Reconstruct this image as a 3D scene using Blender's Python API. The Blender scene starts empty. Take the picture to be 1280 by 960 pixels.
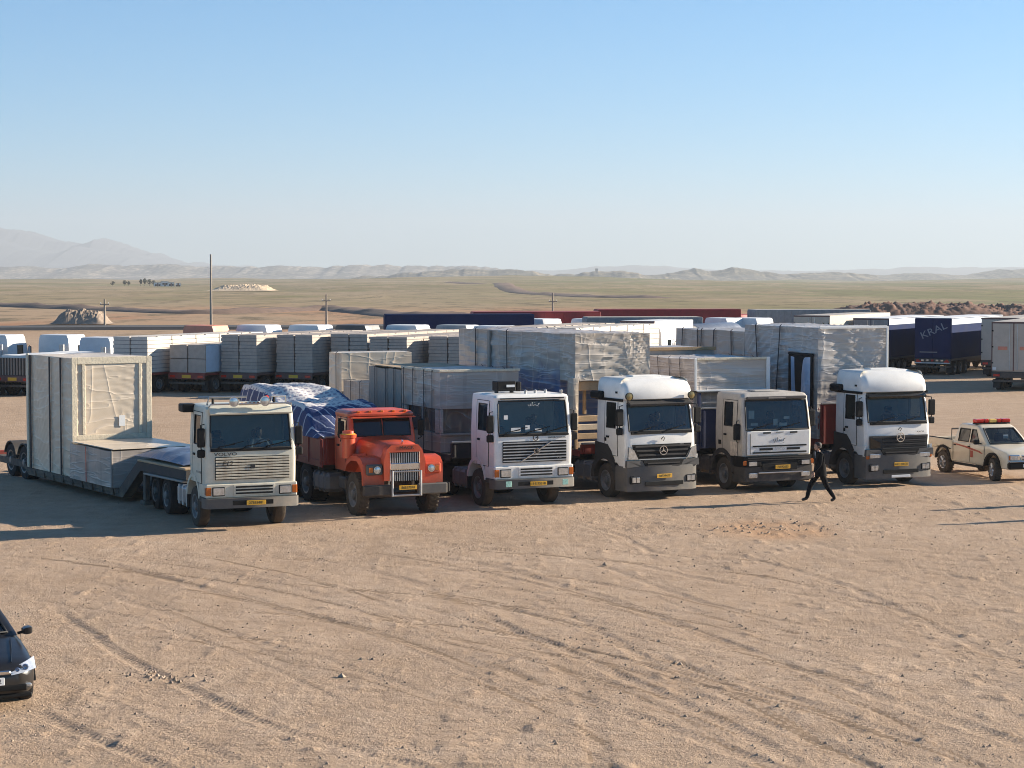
import bpy, math, random
import numpy as np
from mathutils import Vector, Matrix
R = math.radians
SC = bpy.context.scene
COL = SC.collection
random.seed(4)

# ------------------------------------------------------------------ camera, sky, sun, exposure
FPX, CAMH, YH = 2600.0, 6.7, 343.0            # focal length in pixels of the 1280 px photo, eye height, horizon row
PITCH = math.atan((480 - YH) / FPX)
cam = bpy.data.objects.new('camera', bpy.data.cameras.new('camera'))
COL.objects.link(cam)
cam.location = (0, 0, CAMH)
cam.rotation_euler = (R(90) - PITCH, 0, 0)
cam.data.sensor_width = 36.0
cam.data.lens = 36.0 * FPX / 1280
cam.data.clip_start = 0.5
cam.data.clip_end = 60000
SC.camera = cam

SUN_EL, SUN_AZ = 17.5, 19.35                  # azimuth counted from +X towards +Y
W = bpy.data.worlds.new('World'); SC.world = W; W.use_nodes = True
nt = W.node_tree; nt.nodes.clear()
sky = nt.nodes.new('ShaderNodeTexSky'); sky.sky_type = 'NISHITA'; sky.sun_disc = False
sky.sun_elevation = R(SUN_EL); sky.sun_rotation = R(90 - SUN_AZ)
sky.altitude = 300; sky.air_density = 0.85; sky.dust_density = 0.0; sky.ozone_density = 8.0
bgn = nt.nodes.new('ShaderNodeBackground'); bgn.inputs[1].default_value = 0.062
wo = nt.nodes.new('ShaderNodeOutputWorld')
hs = nt.nodes.new('ShaderNodeHueSaturation'); hs.inputs['Saturation'].default_value = 1.02; hs.inputs['Hue'].default_value = .486
nt.links.new(sky.outputs[0], hs.inputs['Color']); nt.links.new(hs.outputs[0], bgn.inputs[0]); nt.links.new(bgn.outputs[0], wo.inputs[0])
sl = bpy.data.lights.new('sun', 'SUN'); sl.energy = 5.0; sl.angle = R(0.53); sl.color = (1.0, 0.88, 0.72)
so = bpy.data.objects.new('sun', sl); COL.objects.link(so)
_d = Vector((math.cos(R(SUN_EL)) * math.cos(R(SUN_AZ)), math.cos(R(SUN_EL)) * math.sin(R(SUN_AZ)), math.sin(R(SUN_EL))))
so.rotation_euler = _d.to_track_quat('Z', 'Y').to_euler(); so.location = (60, 40, 60)
SC.view_settings.view_transform = 'Standard'; SC.view_settings.look = 'None'
SC.view_settings.gamma = 1.0; SC.view_settings.exposure = 1.48
SC.cycles.use_denoising = True; SC.cycles.filter_width = 1.0
SC.cycles.max_bounces = 6; SC.cycles.transparent_max_bounces = 12; SC.cycles.volume_bounces = 1

def gp(px, py, z=0.0):
    """point at height z that the photo's pixel looks at"""
    u = (px - 640) / FPX; v = (480 - py) / FPX
    d = (u, math.cos(PITCH) + v * math.sin(PITCH), -math.sin(PITCH) + v * math.cos(PITCH))
    t = (z - CAMH) / d[2]
    return Vector((d[0] * t, d[1] * t, z))
def along(px, dist):
    return (px - 640) / FPX * dist

# ------------------------------------------------------------------ noise (numpy)
def _h(ix, iy, s):
    n = (ix.astype(np.int64) * 374761393 + iy.astype(np.int64) * 668265263 + s * 1442695041) & 0xffffffff
    n = ((n ^ (n >> 13)) * 1274126177) & 0xffffffff
    return ((n ^ (n >> 16)) & 0xffff) / 65535.0
def vnoise(x, y, s=0):
    x = np.asarray(x, float); y = np.asarray(y, float)
    ix = np.floor(x); iy = np.floor(y); fx = x - ix; fy = y - iy
    fx = fx * fx * (3 - 2 * fx); fy = fy * fy * (3 - 2 * fy)
    a = _h(ix, iy, s); b = _h(ix + 1, iy, s); c = _h(ix, iy + 1, s); d = _h(ix + 1, iy + 1, s)
    return (a + (b - a) * fx) * (1 - fy) + (c + (d - c) * fx) * fy
def fbm(x, y, s=0, o=4, g=.5):
    t = 0; a = 1; n = 0
    for k in range(o):
        t = t + a * vnoise(x * 2 ** k, y * 2 ** k, s + k * 17); n += a; a *= g
    return t / n
def sstep(a, b, x):
    t = np.clip((np.asarray(x, float) - a) / (b - a), 0, 1); return t * t * (3 - 2 * t)

# ------------------------------------------------------------------ materials
class NT:
    def __init__(s, name):
        s.m = bpy.data.materials.new(name); s.m.use_nodes = True; s.t = s.m.node_tree; s.t.nodes.clear()
        s.out = s.t.nodes.new('ShaderNodeOutputMaterial')
    def n(s, k, **kw):
        nd = s.t.nodes.new('ShaderNode' + k)
        for a, b in kw.items():
            if a.startswith('i_'):
                key = a[2:]; key = int(key) if key.isdigit() else key.replace('_', ' ')
                s.set(nd.inputs[key], b)
            else: setattr(nd, a, b)
        return nd
    def set(s, sock, v):
        if isinstance(v, bpy.types.NodeSocket): s.t.links.new(v, sock)
        elif isinstance(v, bpy.types.Node): s.t.links.new(v.outputs[0], sock)
        else: sock.default_value = v
    def math(s, op, a, b=0.0, c=None):
        nd = s.t.nodes.new('ShaderNodeMath'); nd.operation = op
        s.set(nd.inputs[0], a); s.set(nd.inputs[1], b)
        if c is not None: s.set(nd.inputs[2], c)
        return nd.outputs[0]
    def mix(s, f, a, b, mode='MIX'):
        nd = s.t.nodes.new('ShaderNodeMix'); nd.data_type = 'RGBA'; nd.blend_type = mode
        s.set(nd.inputs[0], f); s.set(nd.inputs[6], a); s.set(nd.inputs[7], b)
        return nd.outputs[2]
    def ramp(s, f, stops):
        nd = s.t.nodes.new('ShaderNodeValToRGB'); s.set(nd.inputs[0], f); e = nd.color_ramp.elements
        while len(e) < len(stops): e.new(.5)
        for q, (p, c) in zip(e, stops):
            q.position = p; q.color = c if len(c) == 4 else (*c, 1)
        return nd.outputs[0]
    def noise(s, vec, scale, detail=4, rough=.55):
        nd = s.n('TexNoise', i_Scale=scale, i_Detail=detail, i_Roughness=rough)
        if vec is not None: s.set(nd.inputs['Vector'], vec)
        return nd.outputs[0]
    def coords(s, scale=(1, 1, 1)):
        c = s.n('TexCoord'); mp = s.n('Mapping'); s.set(mp.inputs['Vector'], c.outputs['Object'])
        mp.inputs['Scale'].default_value = scale
        return mp.outputs[0]
    def bump(s, h, strength=.3, dist=.02, normal=None):
        nd = s.n('Bump', i_Strength=strength, i_Distance=dist); s.set(nd.inputs['Height'], h)
        if normal is not None: s.set(nd.inputs['Normal'], normal)
        return nd.outputs[0]
    def bsdf(s, col, rough=.6, metal=0., normal=None, **kw):
        b = s.n('BsdfPrincipled'); s.set(b.inputs['Base Color'], col if not isinstance(col, tuple) else (*col[:3], 1))
        s.set(b.inputs['Roughness'], rough); s.set(b.inputs['Metallic'], metal)
        if normal is not None: s.set(b.inputs['Normal'], normal)
        for k, v in kw.items(): s.set(b.inputs[k.replace('_', ' ')], v)
        s.t.links.new(b.outputs[0], s.out.inputs[0]); return b

def c4(c): return (c[0], c[1], c[2], 1)
DUST = (.36, .27, .18)
def pm(name, col, rough=.5, metal=0., var=.18, vs=2.5, bump=0., bs=40., dust=.0, dz=1.2, spec=.5, coat=0.):
    """painted / plain surface with uneven tone, fine relief and dust that settled low down"""
    t = NT(name); v = t.coords()
    n1 = t.noise(v, vs, 5); n2 = t.noise(v, vs * 9, 3)
    k = t.math('ADD', t.math('MULTIPLY', n1, .7), t.math('MULTIPLY', n2, .3))
    lo = tuple(c * (1 - var) for c in col); hi = tuple(min(1, c * (1 + var)) for c in col)
    cc = t.ramp(k, [(.3, lo), (.7, hi)])
    rr = t.math('MULTIPLY_ADD', n1, .3, rough - .15)
    if dust:
        z = t.n('SeparateXYZ'); t.set(z.inputs[0], t.n('TexCoord').outputs['Object'])
        g = t.n('MapRange', i_1=dz, i_2=0.1, i_3=0.12, i_4=1.0); t.set(g.inputs[0], z.outputs[2])
        sp = t.ramp(t.noise(v, 3.3, 6, .65), [(.3, (0, 0, 0)), (.75, (1, 1, 1))])
        f = t.math('MULTIPLY', t.math('MULTIPLY', g.outputs[0], sp), dust)
        cc = t.mix(f, cc, c4(DUST)); rr = t.math('MULTIPLY_ADD', f, .5, rr)
    nm = t.bump(t.noise(v, bs, 4), bump, .02) if bump else None
    b = t.bsdf(cc, rr, metal, nm)
    b.inputs['Specular IOR Level'].default_value = spec
    if coat: b.inputs['Coat Weight'].default_value = coat; b.inputs['Coat Roughness'].default_value = .08
    return t.m

def glass(name, tint=(.55, .68, .72), dens=.55, rough=.03):
    """thin pane: tinted see-through plus a mirror layer by Fresnel"""
    t = NT(name); v = t.coords()
    tr = t.n('BsdfTransparent'); tr.inputs[0].default_value = (tint[0] * dens, tint[1] * dens, tint[2] * dens, 1)
    gl = t.n('BsdfGlossy'); gl.inputs['Roughness'].default_value = rough; gl.inputs[0].default_value = (.95, .97, 1, 1)
    fr = t.n('Fresnel'); t.set(fr.inputs[0], t.math('MULTIPLY_ADD', t.n('NewGeometry').outputs['Backfacing'], 1 / 1.55 - 1.55, 1.55))
    film = t.n('BsdfDiffuse'); film.inputs[0].default_value = (.30, .27, .23, 1)
    dirt = t.ramp(t.noise(v, 2.2, 5, .7), [(.35, (.015,) * 3), (.8, (.03,) * 3)])
    m0 = t.n('MixShader'); t.set(m0.inputs[0], dirt); t.set(m0.inputs[1], tr); t.set(m0.inputs[2], film)
    m1 = t.n('MixShader'); t.set(m1.inputs[0], fr); t.set(m1.inputs[1], m0); t.set(m1.inputs[2], gl)
    t.t.links.new(m1.outputs[0], t.out.inputs[0]); return t.m

def wrapmat(name, col, col2=None, rough=.34, stretch=(1.2, 1.2, 7), strength=.5, zsplit=None, sheen=.5, studs=0.):
    """plastic film: even tone, long tension creases with light painted along them, the frame underneath showing faintly through"""
    t = NT(name); v2 = t.coords()
    def crease(vec, sc, pw):
        q = t.noise(vec, sc, 2, .45); return t.math('POWER', t.math('SUBTRACT', 1., t.math('ABSOLUTE', t.math('MULTIPLY_ADD', q, 2., -1.))), pw)
    soft = t.noise(t.coords((stretch[0] * .35, stretch[1] * .35, stretch[2] * .22)), 1.3, 2, .5); n3 = t.noise(v2, .55, 3)
    cr = t.math('ADD', crease(t.coords((stretch[0] * .28, stretch[1] * .28, stretch[2] * .45)), 1.5, 16.), t.math('MULTIPLY', crease(t.coords((1.1, 1.1, .28)), 1.2, 22.), .7))
    cc = t.ramp(soft, [(.3, tuple(c * .88 for c in col)), (.7, tuple(min(1, c * 1.08) for c in col))])
    xyz = t.n('SeparateXYZ'); t.set(xyz.inputs[0], t.n('TexCoord').outputs['Object'])
    if studs:
        st = t.math('LESS_THAN', t.math('FRACT', t.math('MULTIPLY', t.math('ADD', xyz.outputs[1], t.math('MULTIPLY', xyz.outputs[0], 1.)), 1 / studs)), .11)
        cc = t.mix(t.math('MULTIPLY', st, .35), cc, tuple(c * .62 for c in col) + (1,))
    if col2:
        if zsplit:
            g = t.n('MapRange', i_1=zsplit[0], i_2=zsplit[1]); t.set(g.inputs[0], t.math('MULTIPLY_ADD', t.math('SUBTRACT', t.noise(v2, 1.1, 4, .6), .5), 1.6, xyz.outputs[2])); f = g.outputs[0]
        else: f = t.ramp(n3, [(.42, (0, 0, 0)), (.6, (1, 1, 1))])
        cc = t.mix(f, cc, t.mix(soft, tuple(c * .7 for c in col2) + (1,), tuple(min(1, c * 1.25) for c in col2) + (1,)))
    cc = t.mix(t.math('MULTIPLY', cr, .45), cc, tuple(min(1, c * 1.4) for c in col) + (1,))  # creases also paler in colour: painted catch of light on the folds
    nm = t.bump(t.math('MULTIPLY_ADD', cr, .5, soft), strength * .55, .06)
    b = t.bsdf(cc, rough, 0, nm)
    b.inputs['Specular IOR Level'].default_value = sheen
    return t.m

# ------------------------------------------------------------------ mesh builder
class G:
    def __init__(s): s.v = []; s.f = []; s.mi = []; s.cur = 0
    def add(s, vs, fs):
        b = len(s.v); s.v += [tuple(p) for p in vs]
        for f in fs: s.f.append([b + i for i in f]); s.mi.append(s.cur)
        return s
    def box(s, x0, x1, y0, y1, z0, z1, b=0.0):
        if b <= 0:
            vs = [(x, y, z) for z in (z0, z1) for y in (y0, y1) for x in (x0, x1)]
            return s.add(vs, [(0, 2, 3, 1), (4, 5, 7, 6), (0, 1, 5, 4), (2, 6, 7, 3), (0, 4, 6, 2), (1, 3, 7, 5)])
        b = min(b, (x1 - x0) * .45, (y1 - y0) * .45, (z1 - z0) * .45)
        vs = []; idx = {}
        X = (x0, x1); Y = (y0, y1); Z = (z0, z1)
        for i in (0, 1):
            for j in (0, 1):
                for k in (0, 1):
                    sx, sy, sz = (1, -1)[i], (1, -1)[j], (1, -1)[k]
                    idx[i, j, k, 0] = len(vs); vs.append((X[i], Y[j] + sy * b, Z[k] + sz * b))
                    idx[i, j, k, 1] = len(vs); vs.append((X[i] + sx * b, Y[j], Z[k] + sz * b))
                    idx[i, j, k, 2] = len(vs); vs.append((X[i] + sx * b, Y[j] + sy * b, Z[k]))
        fs = []
        for i in (0, 1):
            fs.append([idx[i, 0, 0, 0], idx[i, 1, 0, 0], idx[i, 1, 1, 0], idx[i, 0, 1, 0]])
            fs.append([idx[0, i, 0, 1], idx[1, i, 0, 1], idx[1, i, 1, 1], idx[0, i, 1, 1]])
            fs.append([idx[0, 0, i, 2], idx[1, 0, i, 2], idx[1, 1, i, 2], idx[0, 1, i, 2]])
            for j in (0, 1):
                fs.append([idx[i, j, 0, 0], idx[i, j, 1, 0], idx[i, j, 1, 1], idx[i, j, 0, 1]])
                fs.append([idx[i, 0, j, 0], idx[i, 1, j, 0], idx[i, 1, j, 2], idx[i, 0, j, 2]])
                fs.append([idx[0, i, j, 1], idx[1, i, j, 1], idx[1, i, j, 2], idx[0, i, j, 2]])
                for k in (0, 1): fs.append([idx[i, j, k, 0], idx[i, j, k, 1], idx[i, j, k, 2]])
        return s.add(vs, fs)
    def cyl(s, p0, p1, r0, r1=None, n=12, cap=True):
        r1 = r0 if r1 is None else r1
        p0 = Vector(p0); p1 = Vector(p1); d = (p1 - p0).normalized()
        u = d.cross(Vector((0, 0, 1))) if abs(d.z) < .9 else d.cross(Vector((1, 0, 0)))
        u.normalize(); w = d.cross(u)
        vs = []
        for p, r in ((p0, r0), (p1, r1)):
            for k in range(n):
                a = 2 * math.pi * k / n; vs.append(p + u * math.cos(a) * r + w * math.sin(a) * r)
        fs = [(k, (k + 1) % n, n + (k + 1) % n, n + k) for k in range(n)]
        if cap: fs += [tuple(range(n))[::-1], tuple(range(n, 2 * n))]
        return s.add(vs, fs)
    def tube(s, pts, r, n=6, closed=False):
        pts = [Vector(p) for p in pts]; m = len(pts); vs = []
        for i, p in enumerate(pts):
            a = pts[i - 1] if (i or closed) else p; c = pts[(i + 1) % m] if (i < m - 1 or closed) else p
            d = (c - a); d = d.normalized() if d.length > 1e-6 else Vector((0, 0, 1))
            u = d.cross(Vector((0.13, 0.21, 1))); u.normalize(); w = d.cross(u)
            rr = r[i] if isinstance(r, (list, tuple)) else r
            for k in range(n):
                t = 2 * math.pi * k / n; vs.append(p + u * math.cos(t) * rr + w * math.sin(t) * rr)
        fs = []
        for i in range(m if closed else m - 1):
            for k in range(n):
                j = (i + 1) % m
                fs.append((i * n + k, i * n + (k + 1) % n, j * n + (k + 1) % n, j * n + k))
        if not closed: fs += [tuple(range(n))[::-1], tuple(range((m - 1) * n, m * n))]
        return s.add(vs, fs)
    def lathe(s, prof, n=24, axis='x', c=(0, 0, 0)):
        """prof: (offset along axis, radius)"""
        vs = []
        for o, r in prof:
            for k in range(n):
                a = 2 * math.pi * k / n; p, q = r * math.cos(a), r * math.sin(a)
                vs.append((c[0] + o, c[1] + p, c[2] + q) if axis == 'x' else (c[0] + p, c[1] + o, c[2] + q) if axis == 'y' else (c[0] + p, c[1] + q, c[2] + o))
        fs = []
        for i in range(len(prof) - 1):
            for k in range(n): fs.append((i * n + k, i * n + (k + 1) % n, (i + 1) * n + (k + 1) % n, (i + 1) * n + k))
        return s.add(vs, fs)
    def prism(s, poly, axis, a, b):
        """poly 2D in the two other axes (x: y,z / y: x,z / z: x,y)"""
        def P(q, o): return (o, q[0], q[1]) if axis == 'x' else (q[0], o, q[1]) if axis == 'y' else (q[0], q[1], o)
        n = len(poly); vs = [P(q, a) for q in poly] + [P(q, b) for q in poly]
        return s.add(vs, [tuple(range(n))[::-1], tuple(range(n, 2 * n))] + [(k, (k + 1) % n, n + (k + 1) % n, n + k) for k in range(n)])
    def loft(s, rings, cap0=True, cap1=True):
        n = len(rings[0]); vs = [p for r in rings for p in r]; fs = []
        for i in range(len(rings) - 1):
            for k in range(n): fs.append((i * n + k, i * n + (k + 1) % n, (i + 1) * n + (k + 1) % n, (i + 1) * n + k))
        if cap0: fs.append(tuple(range(n))[::-1])
        if cap1: fs.append(tuple(range((len(rings) - 1) * n, len(rings) * n)))
        return s.add(vs, fs)
    def grid(s, P):
        """P: array (rows, cols, 3)"""
        r, c = P.shape[:2]; vs = [tuple(q) for q in P.reshape(-1, 3)]
        return s.add(vs, [(i * c + j, i * c + j + 1, (i + 1) * c + j + 1, (i + 1) * c + j) for i in range(r - 1) for j in range(c - 1)])
    def mesh(s, name, mats, ang=35):
        me = bpy.data.meshes.new(name); me.from_pydata(s.v, [], s.f)
        for m in (mats if isinstance(mats, (list, tuple)) else [mats]): me.materials.append(m)
        if any(s.mi): me.polygons.foreach_set('material_index', s.mi)
        me.polygons.foreach_set('use_smooth', [True] * len(me.polygons))
        me.update(); me.set_sharp_from_angle(angle=R(ang)); return me
    def obj(s, name, mats, parent=None, loc=None, rot=None, ang=35):
        return mobj(name, s.mesh(name, mats, ang), parent, loc, rot)
def mobj(name, me, parent=None, loc=None, rot=None, scale=None):
    o = bpy.data.objects.new(name, me); COL.objects.link(o)
    if parent is not None: o.parent = parent
    if loc is not None: o.location = loc
    if rot is not None: o.rotation_euler = rot
    if scale is not None: o.scale = scale
    return o
def tag(o, label=None, cat=None, group=None, kind=None):
    for k, v in (('label', label), ('category', cat), ('group', group), ('kind', kind)):
        if v: o[k] = v
    return o
def thing(name, label, cat, loc=(0, 0, 0), rz=0., group=None):
    o = bpy.data.objects.new(name, None); COL.objects.link(o); o.empty_display_size = .3
    o.location = loc; o.rotation_euler = (0, 0, rz); return tag(o, label, cat, group)
def copy_tree(o, parent=None):
    c = o.copy(); COL.objects.link(c); c.parent = parent
    for ch in o.children: copy_tree(ch, c)
    return c
_txt = {}
def text(s, size, mat, parent, loc, rot=(R(90), 0, 0), name='lettering', ext=.003, shear=0., sx=1.):
    key = (s, size, shear)
    if key not in _txt:
        cu = bpy.data.curves.new('txt', 'FONT'); cu.body = s; cu.size = size; cu.extrude = ext; cu.align_x = 'CENTER'; cu.align_y = 'CENTER'; cu.shear = shear
        cu.resolution_u = 2
        ob = bpy.data.objects.new('txt', cu); COL.objects.link(ob)
        dg = bpy.context.evaluated_depsgraph_get()
        _txt[key] = bpy.data.meshes.new_from_object(ob.evaluated_get(dg)); bpy.data.objects.remove(ob)
    me = _txt[key].copy(); me.materials.clear(); me.materials.append(mat)
    return mobj(name, me, parent, loc, rot, (sx, 1, 1))

# ------------------------------------------------------------------ palette
M = dict(
    white=pm('white_paint', (.80, .775, .72), .42, var=.08, dust=.6, dz=2.2, coat=.15),
    cream=pm('cream_paint', (.68, .635, .50), .45, var=.1, dust=.85, dz=2.2, coat=.12),
    dirtywhite=pm('dirty_white_paint', (.44, .40, .35), .55, var=.2, dust=.8, dz=2.6),
    greyplastic=pm('grey_bumper_plastic', (.036, .035, .035), .6, var=.15, dust=.35, spec=.25),
    lightgrey=pm('light_grey_bumper', (.092, .090, .086), .55, var=.15, dust=.4, spec=.3),
    black=pm('black_plastic', (.008, .008, .008), .55, var=.2, spec=.2),
    rubber=pm('gasket_rubber', (.012, .012, .012), .7, var=.2),
    tyre=pm('tyre_rubber', (.028, .026, .025), .85, var=.3, bump=.5, bs=30, dust=0, spec=.25),
    tyred=pm('dusty_tyre_rubber', (.075, .06, .046), .9, var=.35, vs=5, bump=.6, bs=30, spec=.2),
    rim=pm('steel_rim', (.20, .19, .18), .5, .35, var=.3, bump=.1),
    chrome=pm('chrome', (.72, .72, .72), .16, 1., var=.08),
    alu=pm('brushed_aluminium', (.45, .45, .45), .35, .8, var=.15),
    chassis=pm('chassis_steel', (.035, .033, .033), .7, var=.3, bump=.2, dust=.6),
    tank=pm('fuel_tank_paint', (.17, .17, .175), .45, .3, var=.2, dust=.4),
    red=pm('dark_red_paint', (.20, .018, .014), .5, var=.25, dust=.3, dz=2),
    orange=pm('orange_red_paint', (.54, .070, .02), .4, var=.22, dust=.25, dz=1.5, coat=.2),
    navy=pm('navy_paint', (.018, .03, .085), .5, var=.2, dust=.2, dz=2),
    yellow=pm('plate_yellow', (.75, .40, .03), .5, var=.08),
    amber=pm('amber_lens', (.50, .12, .015), .2, var=.1),
    redlens=pm('red_lens', (.55, .02, .01), .2, var=.1),
    lens=pm('headlamp_lens', (.55, .56, .55), .1, .6, var=.35, vs=12),
    ink=pm('black_ink', (.015, .015, .015), .6),
    dash=pm('dashboard_vinyl', (.035, .035, .038), .7, var=.2),
    seat=pm('seat_fabric', (.06, .05, .05), .9, var=.3),
    paper=pm('white_paper', (.7, .7, .68), .7, var=.1),
    cloth_w=pm('white_cloth', (.55, .55, .55), .9, var=.2),
    glass=glass('cab_glass', dens=.62),
    glassd=glass('dark_glass', dens=.22),
    wood=pm('raw_timber', (.36, .24, .13), .8, var=.3, vs=4, bump=.3),
    plywood=pm('plywood', (.42, .30, .18), .75, var=.2, vs=3, bump=.2),
    strap=pm('dark_strap', (.03, .025, .03), .8, var=.2),
    film=wrapmat('grey_film', (.37, .325, .285), studs=1.15),
    filmw=wrapmat('pale_film', (.62, .515, .39), stretch=(1.5, 1.5, 4), strength=.6),
    filmb=wrapmat('blue_grey_film', (.38, .335, .30), (.10, .16, .32), zsplit=(3.95, 3.1), strength=.7, studs=1.3),
    film6=wrapmat('silver_film', (.43, .39, .35), (.36, .35, .345), strength=.75, rough=.28, studs=1.4),
    filmp=wrapmat('pleated_film', (.44, .395, .355), stretch=(.6, .6, 9), strength=.8),
    brownfilm=wrapmat('brown_film', (.16, .12, .10), rough=.25, stretch=(2, 2, 2), strength=.9),
    paleboard=pm('pale_board', (.55, .46, .35), .8, var=.2, vs=4),
    creamfilm=pm('cream_edge_film', (.62, .54, .40), .5, var=.22, vs=9, bump=.5, bs=20),
    filmb2=wrapmat('loose_grey_film', (.46, .405, .34), (.35, .30, .25), strength=.8),
    board=pm('grey_board', (.30, .265, .23), .7, var=.12, vs=5, bump=.15),
)
# ------------------------------------------------------------------ ground
RUTS = [  # photo pixels of wheel tracks on the yard, half width, depth, tread
    ([(70, 760), (150, 818), (215, 850), (330, 905), (470, 943), (640, 985)], 0.122, 0.0300, 1.0),
    ([(40, 885), (110, 920), (170, 945), (260, 985)], 0.122, 0.0300, 1.0),
    ([(60, 690), (180, 715), (300, 750), (500, 800), (750, 880), (1010, 975)], 0.158, 0.0200, .5),
    ([(130, 740), (260, 785), (420, 830), (640, 905), (800, 975)], 0.144, 0.0160, .4),
    ([(470, 690), (600, 705), (760, 750), (900, 800), (1100, 870), (1330, 950)], 0.173, 0.0220, .5),
    ([(640, 690), (760, 700), (900, 728), (1100, 755), (1400, 790)], 0.144, 0.0240, .3),
    ([(600, 770), (700, 810), (800, 855), (950, 928), (1040, 985)], 0.144, 0.0240, .8),
    ([(700, 650), (770, 668), (830, 692), (980, 702), (1300, 700)], 0.130, 0.0200, .3),
    ([(640, 668), (800, 660), (960, 668), (1150, 690), (1400, 705)], 0.115, 0.0180, .3),
    ([(30, 693), (190, 697), (380, 699), (560, 712), (700, 760), (860, 860)], 0.130, 0.0180, .2),
    ([(900, 690), (1050, 730), (1200, 800), (1350, 860)], 0.144, 0.0180, .5),
    ([(1000, 650), (1120, 668), (1280, 672), (1400, 670)], 0.108, 0.0150, .2),
    ([(350, 690), (520, 730), (700, 830), (760, 985)], 0.158, 0.0160, .4),
    ([(200, 700), (420, 735), (640, 790), (900, 880), (1150, 985)], .13, .016, .5),
    ([(540, 680), (720, 700), (900, 760), (1120, 800), (1400, 850)], .12, .016, .4),
    ([(820, 820), (980, 870), (1150, 930), (1290, 985)], .13, .016, .6),
    ([(0, 830), (90, 860), (250, 930), (350, 985)], .13, .014, .6),
    ([(700, 640), (900, 650), (1100, 700), (1400, 760)], .12, .014, .3),
    ([(520, 890), (700, 870), (900, 850), (1300, 835)], 0.130, 0.0100, .2),
]
_r = random.Random(11)
for _k in range(34):   # faint sweeping tracks left by turning lorries
    y0 = _r.uniform(672, 800); x0 = _r.uniform(-80, 700); L_ = _r.uniform(450, 900); sl0 = _r.uniform(-.02, .14); cv = _r.uniform(.05, .32)
    RUTS.append(([(x0 + L_ * q, y0 + L_ * (sl0 * q + cv * q * q)) for q in (0, .25, .5, .75, 1.)], _r.uniform(.05, .10), _r.uniform(.008, .016), _r.uniform(.3, .8)))
def catmull(pts, n=10):
    out = []
    P = [pts[0]] + list(pts) + [pts[-1]]
    for i in range(1, len(P) - 2):
        a, b, c, d = [np.array(P[i + k], float) for k in (-1, 0, 1, 2)]
        for t in np.linspace(0, 1, n, endpoint=False):
            out.append(.5 * (2 * b + (c - a) * t + (2 * a - 5 * b + 4 * c - d) * t * t + (3 * b - a - 3 * c + d) * t ** 3))
    out.append(np.array(pts[-1], float)); return np.array(out)
def terrain(x, y):
    """far land: flat yard, then rolling fields"""
    k = sstep(300, 1100, y) ; k2 = sstep(650, 2600, y)
    z = k * ((fbm(x / 150, y / 260, 5, 4, .55) - .5) * 5.0) + k2 * ((fbm(x / 420 + 9, y / 700, 8, 4) - .5) * 24 - .5)
    z = z - sstep(262, 300, y) * .6 + sstep(200, 400, np.abs(x)) * sstep(300, 600, y) * 1.0
    z = z - sstep(2600, 5200, y) * 30
    return z
def micro(X, Y):
    return (fbm(X * 4.5, Y * 4.5, 3, 3, .7) - .5) * .028 * (.5 + 1.2 * fbm(X * .3, Y * .3, 71, 2)) + (fbm(X * .7, Y * .7, 2, 3) - .5) * .05 + np.clip(vnoise(X * 3.2, Y * 3.2, 44) - .74, 0, 1) * fbm(X * .35, Y * .35, 31, 2) * .22
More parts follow.
